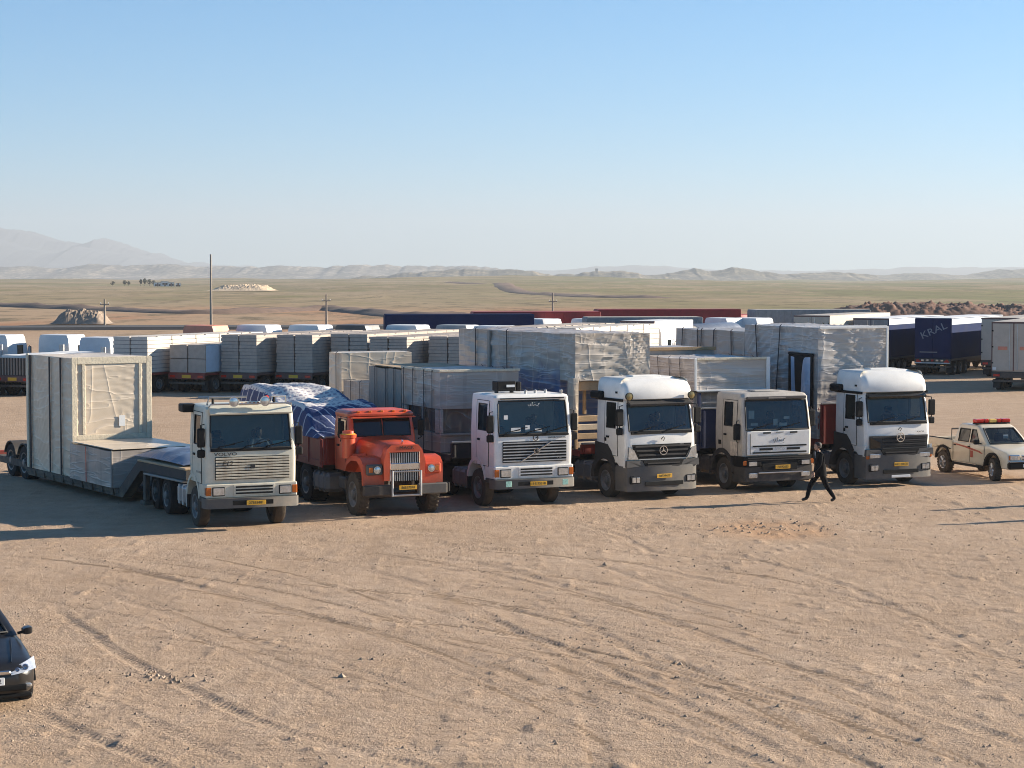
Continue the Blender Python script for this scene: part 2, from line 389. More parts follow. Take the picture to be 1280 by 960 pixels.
def build_ground():
    ys = [26.]
    while ys[-1] < 72: ys.append(ys[-1] + .058 * (ys[-1] / 28) ** 1.75)
    while ys[-1] < 9000: ys.append(ys[-1] + .35 * (ys[-1] / 72) ** 1.45)
    pre = []; q = 26.; st = .1
    while q > -60: q -= st; st *= 1.3; pre.append(q)
    ys = np.array(pre[::-1] + ys)
    xd = np.arange(-15, 19.01, .065); ex = []; q = 0.; st = .1
    while q < 6000: q += st; st *= 1.085; ex.append(q)
    ex = np.array(ex); xs = np.concatenate([(-15 - ex)[::-1], xd, 19 + ex])
    X, Y = np.meshgrid(xs, ys); n = X.size
    near = sstep(90, 66, Y) * sstep(22, 18, np.abs(X - 2)) * sstep(10, 24, Y)
    Z = terrain(X, Y)
    Z += near * micro(X, Y)
    rut = np.zeros(n); sarr = np.zeros(n); darr = np.full(n, 9.0); dz = np.zeros(n)
    xf, yf = X.ravel(), Y.ravel()
    idx = np.where((near.ravel() > .02))[0]
    for pts, hw, dep, tread in RUTS:
        g = catmull([tuple(gp(*p)[:2]) for p in pts], 9)
        sl_ = np.concatenate([[0], np.cumsum(np.hypot(*np.diff(g, axis=0).T))])
        px, py = xf[idx], yf[idx]; bd = np.full(len(idx), 9.); bs = np.zeros(len(idx))
        lo = g.min(0) - 1.2; hi = g.max(0) + 1.2
        m = (px > lo[0]) & (px < hi[0]) & (py > lo[1]) & (py < hi[1]); mi = np.where(m)[0]
        qx, qy = px[mi], py[mi]; b1 = np.full(len(mi), 9.); b2 = np.zeros(len(mi))
        for i in range(len(g) - 1):
            a, b = g[i], g[i + 1]; d = b - a; L = max(np.hypot(*d), 1e-6); d = d / L
            t = np.clip((qx - a[0]) * d[0] + (qy - a[1]) * d[1], 0, L)
            ox, oy = qx - a[0] - d[0] * t, qy - a[1] - d[1] * t
            dd = np.hypot(ox, oy) * np.sign(ox * d[1] - oy * d[0] + 1e-9)
            u = np.abs(dd) < np.abs(b1); b1[u] = dd[u]; b2[u] = sl_[i] + t[u]
        wob = .06 * (vnoise(b2 * .6, b2 * 0, 5) - .5)
        q = np.abs(b1 + wob) / hw; gi = idx[mi]
        fade = sstep(0, .5, b2) * (.45 + .75 * vnoise(b2 * .45, b2 * 0 + 3, 9))
        prof = -dep * .55 * np.exp(-(q ** 4)) + dep * .4 * np.exp(-((q - 1.45) / .33) ** 2)
        dz[gi] += prof * fade
        k = np.exp(-(q ** 4)) * fade * tread; up = k > rut[gi]
        rut[gi[up]] = k[up]; sarr[gi[up]] = b2[up]; darr[gi[up]] = b1[up]
    Zf = Z.ravel() + dz
    # scuffed hollow of loose orange soil in front of the row
    c = gp(965, 662); rr = np.hypot((xf - c.x) / 1.6, (yf - c.y) / 2.2)
    scuff = np.exp(-rr ** 4) * (.5 + fbm(xf * 2, yf * 2, 77, 3)); Zf -= scuff * .05 * (vnoise(xf * 2.2, yf * 2.2, 6) - .2)
    r_, c_ = X.shape
    me = bpy.data.meshes.new('ground')
    me.vertices.add(n); me.vertices.foreach_set('co', np.stack([xf, yf, Zf], 1).ravel().astype(np.float32))
    I = np.arange(n).reshape(r_, c_); Q = np.stack([I[:-1, :-1], I[:-1, 1:], I[1:, 1:], I[1:, :-1]], -1).reshape(-1, 4)
    me.loops.add(Q.size); me.loops.foreach_set('vertex_index', Q.ravel().astype(np.int32))
    me.polygons.add(len(Q)); me.polygons.foreach_set('loop_start', np.arange(0, Q.size, 4, dtype=np.int32))
    me.polygons.foreach_set('use_smooth', np.ones(len(Q), bool))
    for nm, ar in (('rut', rut), ('trackpos', sarr), ('trackside', darr), ('scuff', scuff)):
        a = me.attributes.new(nm, 'FLOAT', 'POINT'); a.data.foreach_set('value', ar.astype(np.float32))
    me.update(); me.validate()
    t = NT('yard_and_fields'); tc = t.n('TexCoord').outputs['Object']
    def at(n_): return t.n('Attribute', attribute_name=n_).outputs['Fac']
    xyz = t.n('SeparateXYZ'); t.set(xyz.inputs[0], tc); yy = xyz.outputs[1]; xx = xyz.outputs[0]
    n_big = t.noise(tc, .16, 5, .6); n_mid = t.noise(tc, 1.3, 6, .65); n_fin = t.noise(tc, 6.5, 5, .75); n_grit = t.noise(tc, 21, 3, .7)
    mps = t.n('Mapping'); t.set(mps.inputs[0], tc); mps.inputs['Scale'].default_value = (1.2, .22, 1); mps.inputs['Rotation'].default_value = (0, 0, R(-58))
    n_str = t.noise(mps.outputs[0], 1.7, 5, .7)
    base = t.ramp(t.math('MULTIPLY_ADD', n_mid, .6, t.math('MULTIPLY', n_big, .4)), [(.32, (.335, .23, .148)), (.5, (.422, .296, .197)), (.68, (.50, .365, .255))])
    base = t.mix(t.ramp(n_str, [(.45, (0, 0, 0)), (.7, (.38,) * 3)]), base, (.36, .27, .20, 1))
    base = t.mix(t.ramp(n_fin, [(.3, (.5,) * 3), (.48, (0, 0, 0))]), base, (.27, .20, .145, 1))
    base = t.mix(t.ramp(n_grit, [(.56, (0, 0, 0)), (.75, (.6,) * 3)]), base, (.60, .48, .37, 1))
    base = t.mix(t.math('MULTIPLY', at('rut'), .5), base, (.29, .215, .155, 1))
    base = t.mix(t.math('MULTIPLY', at('scuff'), .5), base, (.46, .25, .12, 1))
    # fields beyond the yard
    mpf = t.n('Mapping'); t.set(mpf.inputs[0], tc); mpf.inputs['Scale'].default_value = (.006, .0022, 1)
    f1 = t.noise(mpf.outputs[0], 1.0, 6, .62); f2 = t.noise(mpf.outputs[0], 4.3, 5, .6)
    soil = t.ramp(f2, [(.3, (.33, .17, .09)), (.55, (.42, .245, .14)), (.75, (.46, .30, .19))])
    grass = t.ramp(t.math('MULTIPLY_ADD', f2, .5, t.math('MULTIPLY', f1, .5)), [(.36, (.34, .25, .15)), (.46, (.23, .185, .09)), (.54, (.165, .16, .06)), (.64, (.38, .28, .17))])
    edge = t.math('MULTIPLY_ADD', t.math('SUBTRACT', f1, .5), 320., yy)
    shift = t.math('MULTIPLY_ADD', xx, .75, edge)
    mr = t.n('MapRange', i_1=360., i_2=450.); t.set(mr.inputs[0], shift)
    far = t.mix(mr.outputs[0], soil, grass)
    scr = t.ramp(t.noise(mpf.outputs[0], 17, 6, .75), [(.50, (0, 0, 0)), (.62, (.85,) * 3)])
    pat = t.ramp(t.noise(mpf.outputs[0], 2.1, 4, .6), [(.44, (0, 0, 0)), (.56, (.8,) * 3)])
    far = t.mix(pat, far, t.mix(f2, (.46, .34, .22, 1), (.25, .185, .11, 1)))
    gx = t.n('MapRange', i_1=-60., i_2=90.); t.set(gx.inputs[0], xx)
    gm = t.math('MULTIPLY', t.ramp(t.noise(mpf.outputs[0], 1.4, 4, .6), [(.45, (0, 0, 0)), (.56, (.75,) * 3)]), t.math('MULTIPLY', gx.outputs[0], mr.outputs[0]))
    far = t.mix(gm, far, (.155, .165, .06, 1))
    far = t.mix(scr, far, (.125, .10, .055, 1))
    mr2 = t.n('MapRange', i_1=205., i_2=262.); t.set(mr2.inputs[0], t.math('MULTIPLY_ADD', t.math('SUBTRACT', n_big, .5), 50., yy))
    col = t.mix(mr2.outputs[0], base, far)
    tr = t.math('MULTIPLY', t.math('SINE', t.math('ADD', t.math('MULTIPLY', at('trackpos'), 46.), t.math('MULTIPLY', t.math('ABSOLUTE', at('trackside')), 30.))), at('rut'))
    hgt = t.math('ADD', t.math('MULTIPLY', n_fin, .7), t.math('ADD', t.math('MULTIPLY', n_grit, .42), t.math('MULTIPLY', tr, .10)))
    hgt = t.math('ADD', hgt, t.math('MULTIPLY', n_mid, .5))
    nm = t.bump(hgt, 1.0, .062)
    b = t.bsdf(col, .95, 0, nm); b.inputs['Specular IOR Level'].default_value = .15
    me.materials.append(t.m)
    return tag(mobj('ground', me), 'tan gravel lorry park running out into dry fields', 'ground', kind='structure')
build_ground()

def heightfield(name, xs, ys, zf, mat, label, cat, kind='structure'):
    X, Y = np.meshgrid(xs, ys); Z = zf(X, Y)
    o = G().grid(np.stack([X, Y, Z], -1)).obj(name, mat, ang=180)
    return tag(o, label, cat, kind=kind)

# ------------------------------------------------------------------ ridges, mountain
def ridgemat(name, a, b, c, sc):
    t = NT(name); v = t.coords((sc, sc * .6, sc * 2.5)); n1 = t.noise(v, 1, 7, .62); n2 = t.noise(v, 6, 5, .6)
    cc = t.ramp(t.math('MULTIPLY_ADD', n2, .5, t.math('MULTIPLY', n1, .5)), [(.34, a), (.5, b), (.66, c)])
    t.bsdf(cc, 1.0, 0, t.bump(n2, .6, 1.2 / sc * .02)); return t.m
RM = [ridgemat('near_hill_soil', (.02, .025, .022), (.10, .09, .06), (.34, .26, .17), .016),
      ridgemat('eroded_hill_soil', (.025, .027, .03), (.13, .115, .095), (.46, .38, .29), .010),
      ridgemat('mountain_rock', (.05, .058, .07), (.08, .088, .10), (.13, .13, .135), .0015)]
def ridge(label, prof, dist, depth, mat, seed, rough, name='hills', nx=420, nyy=30, jag=4.):
    """prof: (photo column, photo row of the crest); dist gives the real size"""
    px = np.array([p[0] for p in prof], float); top = np.array([p[1] for p in prof], float)
    xs = np.linspace(along(px[0], dist), along(px[-1], dist), nx); vv = np.linspace(0, 1, nyy)
    hz = CAMH + (YH - np.interp(xs / dist * FPX + 640, px, top)) / FPX * dist
    foot = -22.
    hz += (fbm(xs / dist * FPX / 26., xs * 0 + seed, seed, 4, .6) - .5) * jag / FPX * dist
    ends = np.minimum(sstep(0, .03, np.linspace(0, 1, nx)), sstep(1, .97, np.linspace(0, 1, nx)))
    Hh = (hz - foot) * ends
    P = np.zeros((nyy, nx, 3)); wl = depth * .55
    for i, q in enumerate(vv):
        shape = math.sin(math.pi * min(1, q * 1.0)) ** 1.15
        y = dist + (q - .5) * depth
        n = fbm(xs / wl + 3, np.full(nx, y) / wl, seed, 5, .6); rg = 1 - np.abs(2 * fbm(xs / wl * 2.3, np.full(nx, y / wl * 1.1), seed + 50, 4) - 1)
        f = shape * (1 - rough * (.55 * (1 - rg) + .45 * np.abs(n - .5) * 2) * (1.25 if q < .5 else .8) * (.35 if .42 < q < .58 else 1))
        P[i, :, 0] = xs; P[i, :, 1] = y; P[i, :, 2] = foot + Hh * f
    return tag(G().grid(P).obj(name, mat, ang=180), label, 'hills', kind='structure')
ridge('pale hazy mountain range rising left of the plain', [(-260, 300), (-120, 280), (-40, 284), (20, 286), (70, 297), (105, 303), (126, 294), (160, 306), (200, 316), (245, 328), (330, 336), (430, 340)], 12500, 3800, RM[2], 3, .5, 'mountains', jag=12.)
ridge('long eroded badland range behind the plain', [(-200, 330), (60, 333), (180, 329), (300, 333), (400, 331), (520, 332), (600, 333), (640, 338), (690, 342)], 6200, 1500, RM[1], 11, .95, jag=9.)
ridge('dark low hills at the foot of the badland range', [(430, 346), (500, 342), (535, 338), (580, 335), (640, 336), (690, 341), (720, 340), (748, 335), (775, 336), (800, 342), (850, 345)], 3900, 700, RM[0], 21, .8, jag=7.)
ridge('twin rounded hills far beyond the lorry park', [(790, 346), (830, 341), (868, 334), (885, 338), (915, 333), (950, 339), (1000, 342), (1060, 340), (1100, 345)], 4300, 700, RM[0], 33, .6, jag=5.)
ridge('flat topped hills beyond the fields', [(1000, 347), (1080, 343), (1150, 342), (1210, 345), (1250, 337), (1300, 335), (1420, 338), (1500, 345)], 5200, 900, RM[0], 41, .5, jag=4.)
ridge('very pale distant ridge on the horizon', [(560, 341), (700, 337), (760, 333), (830, 332), (900, 338), (1000, 339), (1080, 336), (1180, 334), (1300, 333), (1480, 334), (1600, 338)], 11500, 1800, RM[2], 55, .2, 'mountains')
def bank(label, pix, hgt, wid, mat, seed, name='earth_bank', z0=0.):
    """low irregular bank that follows photo pixels of its foot"""
    g = catmull([tuple(gp(*p)[:2]) for p in pix], 14); n = len(g); m = 15
    P = np.zeros((m, n, 3)); d = np.gradient(g, axis=0); d /= np.maximum(np.hypot(d[:, 0], d[:, 1]), 1e-6)[:, None]; nr = np.stack([-d[:, 1], d[:, 0]], 1)
    s = np.concatenate([[0], np.cumsum(np.hypot(*np.diff(g, axis=0).T))]); ends = np.minimum(sstep(0, wid * 1.5, s), sstep(s[-1], s[-1] - wid * 1.5, s))
    for i in range(m):
        q = i / (m - 1); o = (q - .5) * wid
        a = fbm(s / (wid * .8), np.full(n, q * 2.), seed, 4, .65); P[i, :, :2] = g + nr * o
        P[i, :, 2] = terrain(P[i, :, 0], P[i, :, 1]) - .3 + ends * (math.sin(math.pi * q) ** .8) * (hgt + .3) * (.45 + 1.1 * a)
    return tag(G().grid(P).obj(name, mat, ang=180), label, 'earth bank', kind='structure')
soilm = pm('dark_turned_soil', (.15, .095, .065), .95, var=.4, vs=.4, bump=.9, bs=1.5)
soilr = pm('red_brown_soil', (.165, .082, .052), .95, var=.45, vs=.25, bump=.9, bs=1.2)
bank('dark earth bank crossing the tan field', [(-120, 372), (0, 379), (130, 384), (260, 388), (400, 384), (455, 387), (520, 392), (640, 391)], .75, 9, soilm, 3)
bank('thin furrow bank in the green field', [(560, 355), (620, 357), (640, 363), (720, 368), (790, 370), (850, 371)], .7, 12, soilm, 13)
# brown heap of dumped soil behind the trailers at the far side
def spoil(label, x0, x1, yy, hgt, dep, seed, mat, name='soil_heap'):
    xs = np.linspace(x0, x1, 240); ys_ = np.linspace(yy - dep / 2, yy + dep / 2, 30)
    def zf(X, Y):
        q = (Y - yy) / dep * 2; u = (X - x0) / (x1 - x0)
        e = sstep(0, .3, u) * sstep(1, .8 if x1 - x0 < 40 else .95, u) * np.clip(1 - q * q, 0, 1) ** 1.1
        return -.4 + e * (hgt + .4) * (.35 + .75 * fbm(X / 9, Y / 9, seed, 3)) + e * (np.abs(fbm(X / 1.6, Y / 1.6, seed + 4, 4, .7) - .5)) * 2.6
    return heightfield(name, xs, ys_, zf, mat, label, 'soil heap')
p = gp(960, 392); spoil('long brown heap of dumped soil behind the trailers', p.x, along(1420, 350), 345, 2.3, 16, 5, soilr)
p = gp(95, 401); spoil('small rubble heap on the bare field', p.x - 3.6, p.x + 5.2, p.y, 1.35, 8, 25, pm('grey_rubble', (.26, .20, .15), .95, var=.4, vs=.5, bump=.8, bs=1.5), 'rubble_heap')
p = gp(300, 362); spoil('pale sandy heap in the distant field', p.x - 14, p.x + 16, p.y, 2.2, 40, 29, pm('pale_sand', (.50, .38, .25), .95, var=.3, vs=.1), 'sand_heap')
# tarmac road that passes behind the lorry park
asph = pm('asphalt', (.055, .053, .052), .9, var=.2, vs=.8)
def strip(name, pix, w, z, mat, label, cat):
    g = catmull([tuple(gp(*p)[:2]) for p in pix], 10); d = np.gradient(g, axis=0); d /= np.hypot(d[:, 0], d[:, 1])[:, None]; nr = np.stack([-d[:, 1], d[:, 0]], 1)
    P = np.zeros((4, len(g), 3))
    for i, (o, zz) in enumerate(((-w / 2 - 1.5, -.7), (-w / 2, z), (w / 2, z), (w / 2 + 1.5, -.7))):
        P[i, :, :2] = g + nr * o; P[i, :, 2] = zz
    return tag(G().grid(P).obj(name, mat, ang=20), label, cat, kind='structure')
strip('road', [(-4500, 436), (-2200, 426), (-700, 418), (-200, 413), (60, 411.5), (200, 411), (460, 410), (800, 407), (1500, 402), (3000, 398), (5000, 396)], 9.5, .35, asph, 'dark tarmac road behind the lorry park', 'road')

# ------------------------------------------------------------------ loose stones on the yard
def stones():
    rng = np.random.default_rng(7); g = G()
    base = [(0, 0, 1), (.9, 0, .2), (.25, .85, .1), (-.75, .5, .15), (-.7, -.55, .2), (.3, -.85, .15)]
    NS = 5000; ty = rng.random(NS); YY = 27.5 * (64 / 27.5) ** ty; XX = YY * (rng.random(NS) - .5) * .56; dens = fbm(XX * .5, YY * .5, 12, 3)
    keep = dens > .40 + .25 * rng.random(NS) - .1; XX, YY = XX[keep], YY[keep]; ZZ = micro(XX, YY)
    for k in range(len(XX)):
        xx, yy, z0 = XX[k], YY[k], ZZ[k]
        r = .012 + .022 * rng.random() ** 2.5
        if rng.random() < .004: r = .035 + .03 * rng.random()
        ca, sa = math.cos(k), math.sin(k); sx, sy, sz = r * (.7 + .8 * rng.random()), r * (.7 + .6 * rng.random()), r * (.5 + .5 * rng.random())
        vs = [(xx + sx * (a * ca - b * sa), yy + sy * (a * sa + b * ca), z0 - .006 + sz * c * 1.4) for a, b, c in base]
        g.add(vs, [(0, i, i % 5 + 1) for i in range(1, 6)])
    for c, nn, sp in ((gp(180, 843), 26, .35), (gp(210, 848), 30, .3), (gp(960, 662), 60, .9)):
        for k in range(nn):
            r = .02 + .045 * rng.random(); xx = c.x + rng.normal() * sp; yy = c.y + rng.normal() * sp * .8; ca, sa = math.cos(k), math.sin(k)
            g.add([(xx + r * (a * ca - b * sa), yy + r * (a * sa + b * ca), float(micro(np.array(xx), np.array(yy))) - .01 + r * c_) for a, b, c_ in base], [(0, i, i % 5 + 1) for i in range(1, 6)])
    tag(g.obj('gravel', pm('gravel_stone', (.36, .27, .19), .95, var=.5, vs=8), ang=10), 'loose stones and clods scattered over the yard', 'gravel', kind='stuff')
stones()
# ------------------------------------------------------------------ wheels
def _tyre_mesh(nm, r, w, mats, lug=0):
    g = G(); h = w / 2
    g.lathe([(-h, r * .60), (-h * 1.04, r * .78), (-h * .92, r * .95), (-h * .62, r), (h * .62, r), (h * .92, r * .95), (h * 1.04, r * .78), (h, r * .60)], 36)
    if lug:
        for k in range(lug):
            a = 2 * math.pi * k / lug
            for s in (-1, 1):
                a2 = a + (.5 * 2 * math.pi / lug if s > 0 else 0); da = math.pi / lug * .55; rr = r + .014
                q = []
                for o in (s * h * .12, s * h * .93):
                    for t, ra in ((a2 - da, rr), (a2 + da, rr), (a2 + da, r * .96), (a2 - da, r * .96)):
                        q.append((o, ra * math.cos(t + .12 * o / h), ra * math.sin(t + .12 * o / h)))
                g.add(q, [(0, 1, 5, 4), (1, 2, 6, 5), (3, 0, 4, 7), (4, 5, 6, 7), (0, 3, 2, 1)])
    return g.mesh(nm, mats)
def _rim_mesh(nm, r, w, mats, hub=.10, car=False):
    g = G(); h = w / 2
    if car:
        g.lathe([(-h * .8, r * .62), (h * .6, r * .62), (h * .98, r * .60), (h * .9, r * .54), (h * .45, r * .50), (h * .4, .02)], 24)
        for k in range(6):
            a = 2 * math.pi * k / 6; c, s_ = math.cos(a), math.sin(a)
            g.tube([(h * .75, c * .05, s_ * .05), (h * .82, c * r * .54, s_ * r * .54)], .035, 5)
        g.cyl((h * .4, 0, 0), (h * .9, 0, 0), .07, n=10)
    else:
        g.lathe([(-h * .9, r * .6), (h * .8, r * .6), (h * 1.0, r * .60), (h * .96, r * .54), (h * .55, r * .50), (h * .30, r * .40), (h * .55, r * .30), (h * .62, r * .22), (h * 1.05, r * .20), (h * 1.1, r * .16), (h * 1.1, .01)], 24)
        for k in range(10):
            a = 2 * math.pi * k / 10; g.cyl((h * .5, math.cos(a) * r * .26, math.sin(a) * r * .26), (h * .78, math.cos(a) * r * .26, math.sin(a) * r * .26), .018, n=6)
    return g.mesh(nm, mats)
WM = {}
def wheel(parent, x, y, r=.525, w=.30, dusty=False, lug=0, car=False, steer=0.):
    k = (r, w, dusty, lug, car)
    if k not in WM:
        WM[k] = (_tyre_mesh('wheel', r, w, M['tyred'] if dusty else M['tyre'], lug), _rim_mesh('rim', r, w, M['alu'] if car else M['rim'], car=car))
    o = mobj('wheel', WM[k][0], parent, (x, y, r - .012), (random.random() * 6, 0, (math.pi if x < 0 else 0) + steer))
    mobj('rim', WM[k][1], o); return o

# ------------------------------------------------------------------ people
skinm = pm('skin', (.42, .25, .17), .6, var=.08); hairm = pm('dark_hair', (.02, .016, .014), .7, var=.3, vs=20)
def skin_body(J, E_):
    me = bpy.data.meshes.new('sk'); names = list(J); me.from_pydata([J[n][0] for n in names], [(names.index(a), names.index(b)) for a, b in E_], [])
    ob = bpy.data.objects.new('sk', me); COL.objects.link(ob)
    md = ob.modifiers.new('s', 'SKIN'); md.use_smooth_shade = True
    for i, n in enumerate(names):
        r = J[n][1]; me.skin_vertices[0].data[i].radius = r if isinstance(r, tuple) else (r, r); me.skin_vertices[0].data[i].use_root = (i == 0)
    sb = ob.modifiers.new('u', 'SUBSURF'); sb.levels = 2
    dg = bpy.context.evaluated_depsgraph_get(); ev = ob.evaluated_get(dg); m2 = ev.to_mesh()
    vs = [tuple(v.co) for v in m2.vertices]; fs = [tuple(p.vertices) for p in m2.polygons]
    ev.to_mesh_clear(); bpy.data.objects.remove(ob); return vs, fs
def head_geo(g, c, s=1.0, turn=0.):
    """head with brow, nose, mouth, chin and ears; faces -y; c = centre"""
    rings = []; prof = [(-.115, .040, .020, -.045), (-.098, .052, .050, -.035), (-.07, .062, .072, -.022), (-.03, .070, .086, -.008), (.01, .075, .094, 0), (.05, .076, .096, .004), (.085, .066, .084, .006), (.108, .044, .056, .008), (.118, .015, .02, .008)]
    ct, st = math.cos(turn), math.sin(turn)
    def T(p): return (c[0] + s * (p[0] * ct - p[1] * st), c[1] + s * (p[0] * st + p[1] * ct), c[2] + s * p[2])
    for z, w, d, oy in prof:
        r = []
        for k in range(16):
            a = 2 * math.pi * k / 16; x, y = w * math.sin(a), oy - d * math.cos(a)
            if k in (15, 0, 1) and -.04 < z < .02: y -= (.012 if k == 0 else .002)
            if k in (1, 2, 14, 15) and 0 < z < .03: y += .010
            if k in (0, 1, 15) and z == -.07: y -= .006
            r.append(T((x, y, z)))
        rings.append(r)
    g.loft(rings)
    g.loft([[T((.010 * math.cos(a), -.088 - .026 * q + .004 * math.sin(a), .018 - .045 * q)) for a in np.linspace(0, 2 * math.pi, 6, endpoint=False)] for q in (0, .6, 1.)])
    for e in (-1, 1):
        g.loft([[T((e * (.074 + .012 * o), .012 + .017 * k_ * math.cos(a), .0 + .030 * k_ * math.sin(a))) for a in np.linspace(0, 2 * math.pi, 8, endpoint=False)] for o, k_ in ((0, 1), (1, .9))])
def hair_geo(c, s=1.0, turn=0.):
    g = G(); ct, st = math.cos(turn), math.sin(turn); rings = []
    for z, w, d, f in ((-.05, .072, .092, .18), (.0, .080, .100, .28), (.045, .083, .104, .5), (.08, .076, .097, .98), (.108, .056, .072, 1), (.124, .022, .03, 1)):
        r = []
        for k in range(16):
            a = 2 * math.pi * k / 16; x, y = w * math.sin(a), .004 - d * math.cos(a)
            if y < 0: y = max(y, -d * f)
            if y < -.01 and f < .9: x *= .96
            r.append((c[0] + s * (x * ct - y * st), c[1] + s * (x * st + y * ct), c[2] + s * z))
        rings.append(r)
    return g.loft(rings)
def hand_geo(g, wrist, d, side, curl=.5):
    """palm and five bent fingers hanging along d"""
    w = Vector(wrist); d = Vector(d).normalized(); a = Vector((0, 1, 0)) - d * d.y; a.normalize(); b = d.cross(a) * side
    def ring(p, wa, wb): return [tuple(p + a * (wa * math.cos(t)) + b * (wb * math.sin(t))) for t in np.linspace(0, 2 * math.pi, 8, endpoint=False)]
    g.loft([ring(w - d * .02, .026, .022), ring(w + d * .03, .038, .018), ring(w + d * .085, .042, .015)])
    for k, L in enumerate((.072, .082, .078, .060)):
        p = w + d * .083 + a * (-.030 + .020 * k); q = p + d * L * .5 - b * .008 * curl; e = q + d * L * .45 * (1 - .4 * curl) - b * .04 * curl
        g.tube([p, q, e], [.0095, .0088, .0065], 5)
    p = w + d * .03 - a * .036; g.tube([p, p + d * .035 - a * .022 - b * .006, p + d * .066 - a * .026 - b * .016], [.012, .010, .007], 5)
def person(label, loc, rz, J, Emap, mats_f, head, turn=0., hands=(), group=None, cat='person', mats=None, name='person', extra=None):
    root = thing(name, label, cat, loc, rz, group)
    vs, fs = skin_body(J, Emap); g = G()
    b = len(g.v); g.v += vs
    for f in fs:
        c = np.mean([vs[i] for i in f], axis=0); g.f.append(list(f)); g.mi.append(mats_f(c))
    g.cur = 0; head_geo(g, head, 1.0, turn)
    for w, d, s_ in hands: hand_geo(g, w, d, s_)
    g.obj('body', mats, root, ang=60)
    hair_geo(head, 1.02, turn).obj('hair', hairm, root, ang=60)
    if extra: extra(root)
    return root
suit = pm('black_suit_cloth', (.009, .009, .010), .95, var=.25, bump=.3, bs=25, spec=.1); shirt = pm('shirt_cloth', (.5, .5, .5), .85, var=.1); shoe = pm('black_shoe', (.012, .011, .010), .35)
ARM = [('pel', 'bel'), ('bel', 'che'), ('che', 'neck'), ('neck', 'nk2'), ('che', 'shl'), ('shl', 'ell'), ('ell', 'wrl'), ('che', 'shr'), ('shr', 'elr'), ('elr', 'wrr')]
LEG = [('pel', 'hil'), ('hil', 'knl'), ('knl', 'anl'), ('anl', 'tol'), ('pel', 'hir'), ('hir', 'knr'), ('knr', 'anr'), ('anr', 'tor')]
def standing(stride=.0, armsw=.0, lean=0.):
    """facing -y; stride in metres between the feet"""
    f, b = -stride / 2, stride / 2
    return {'pel': ((0, 0, .95), (.16, .14)), 'bel': ((0, -.01 * 1, 1.12), (.16, .145)), 'che': ((0, -.015 - lean, 1.33), (.19, .155)), 'neck': ((0, -.02 - lean, 1.49), .062), 'nk2': ((0, -.03 - lean, 1.56), .05),
            'shl': ((-.185, -.01 - lean, 1.42), .075), 'ell': ((-.235, .03 + armsw, 1.14), .055), 'wrl': ((-.235, -.06 + armsw * 1.1, .90), .038),
            'shr': ((.185, -.01 - lean, 1.42), .075), 'elr': ((.235, .03 - armsw, 1.14), .055), 'wrr': ((.235, -.10 - armsw * 1.5, .91), .038),
            'hil': ((-.095, 0, .90), .108), 'knl': ((-.10, f * .62 - .02, .50), .076), 'anl': ((-.10, f + .02, .10), .056), 'tol': ((-.11, f - .13, .06), .042),
            'hir': ((.095, 0, .90), .108), 'knr': ((.10, b * .42, .49), .076), 'anr': ((.10, b + .02, .115), .056), 'tor': ((.11, b - .10, .05), .042)}
def suit_f(c):
    if c[2] > 1.50: return 0
    if c[2] < .115 : return 3
    return 1 if c[2] > .88 else 2
def jacket_extra(root):
    g = G()   # skirt of the jacket
    rings = []
    for z, w, d in ((1.14, .17, .155), (1.0, .183, .168), (.86, .195, .182), (.78, .198, .188)):
        rings.append([(w * math.sin(a), -.005 - d * math.cos(a), z) for a in np.linspace(0, 2 * math.pi, 20, endpoint=False)])
    g.loft(rings, False, False).obj('jacket_skirt', suit, root, ang=60)
    G().prism([(-.04, 1.50), (.04, 1.50), (0, 1.30)], 'y', -.152, -.142).obj('shirt_front', shirt, root)
def sitting(ybase, zseat, x):
    """driver on a seat, facing -y, hands on the wheel"""
    def q(a, b, c): return (x + a, ybase + b, zseat + c)
    return {'pel': (q(0, 0, .10), (.16, .13)), 'bel': (q(0, .02, .26), (.15, .12)), 'che': (q(0, .03, .46), (.18, .12)), 'neck': (q(0, .01, .62), .06), 'nk2': (q(0, 0, .69), .05),
            'shl': (q(-.19, .02, .55), .075), 'ell': (q(-.27, -.12, .33), .052), 'wrl': (q(-.17, -.36, .40), .038), 'shr': (q(.19, .02, .55), .075), 'elr': (q(.27, -.12, .33), .052), 'wrr': (q(.17, -.36, .42), .038),
            'hil': (q(-.10, -.06, .09), .1), 'knl': (q(-.13, -.46, .12), .075), 'anl': (q(-.13, -.52, -.28), .05), 'tol': (q(-.13, -.64, -.33), .04), 'hir': (q(.10, -.06, .09), .1), 'knr': (q(.13, -.46, .12), .075), 'anr': (q(.13, -.52, -.28), .05), 'tor': (q(.13, -.64, -.33), .04)}
def driver(tr, x, yb, zs, cloth, label):
    m = pm('driver_shirt', cloth, .9, var=.15)
    J = sitting(yb, zs, x); hz = zs + .57
    c = Vector((x, yb - .005, zs + .80))
    p = person(label, tr.location, tr.rotation_euler.z, J, ARM + LEG, lambda c_: 0 if (c_[2] > hz + .06 or c_[1] < yb - .30 and c_[2] > zs + .3) else 1 if c_[2] > zs + .16 else 2, c, .15,
               [((x - .17, yb - .36, zs + .40), (.3, -1, .25), 1), ((x + .17, yb - .36, zs + .42), (-.3, -1, .25), -1)], 'drivers in their cabs', 'driver', [skinm, m, suit])
    return p

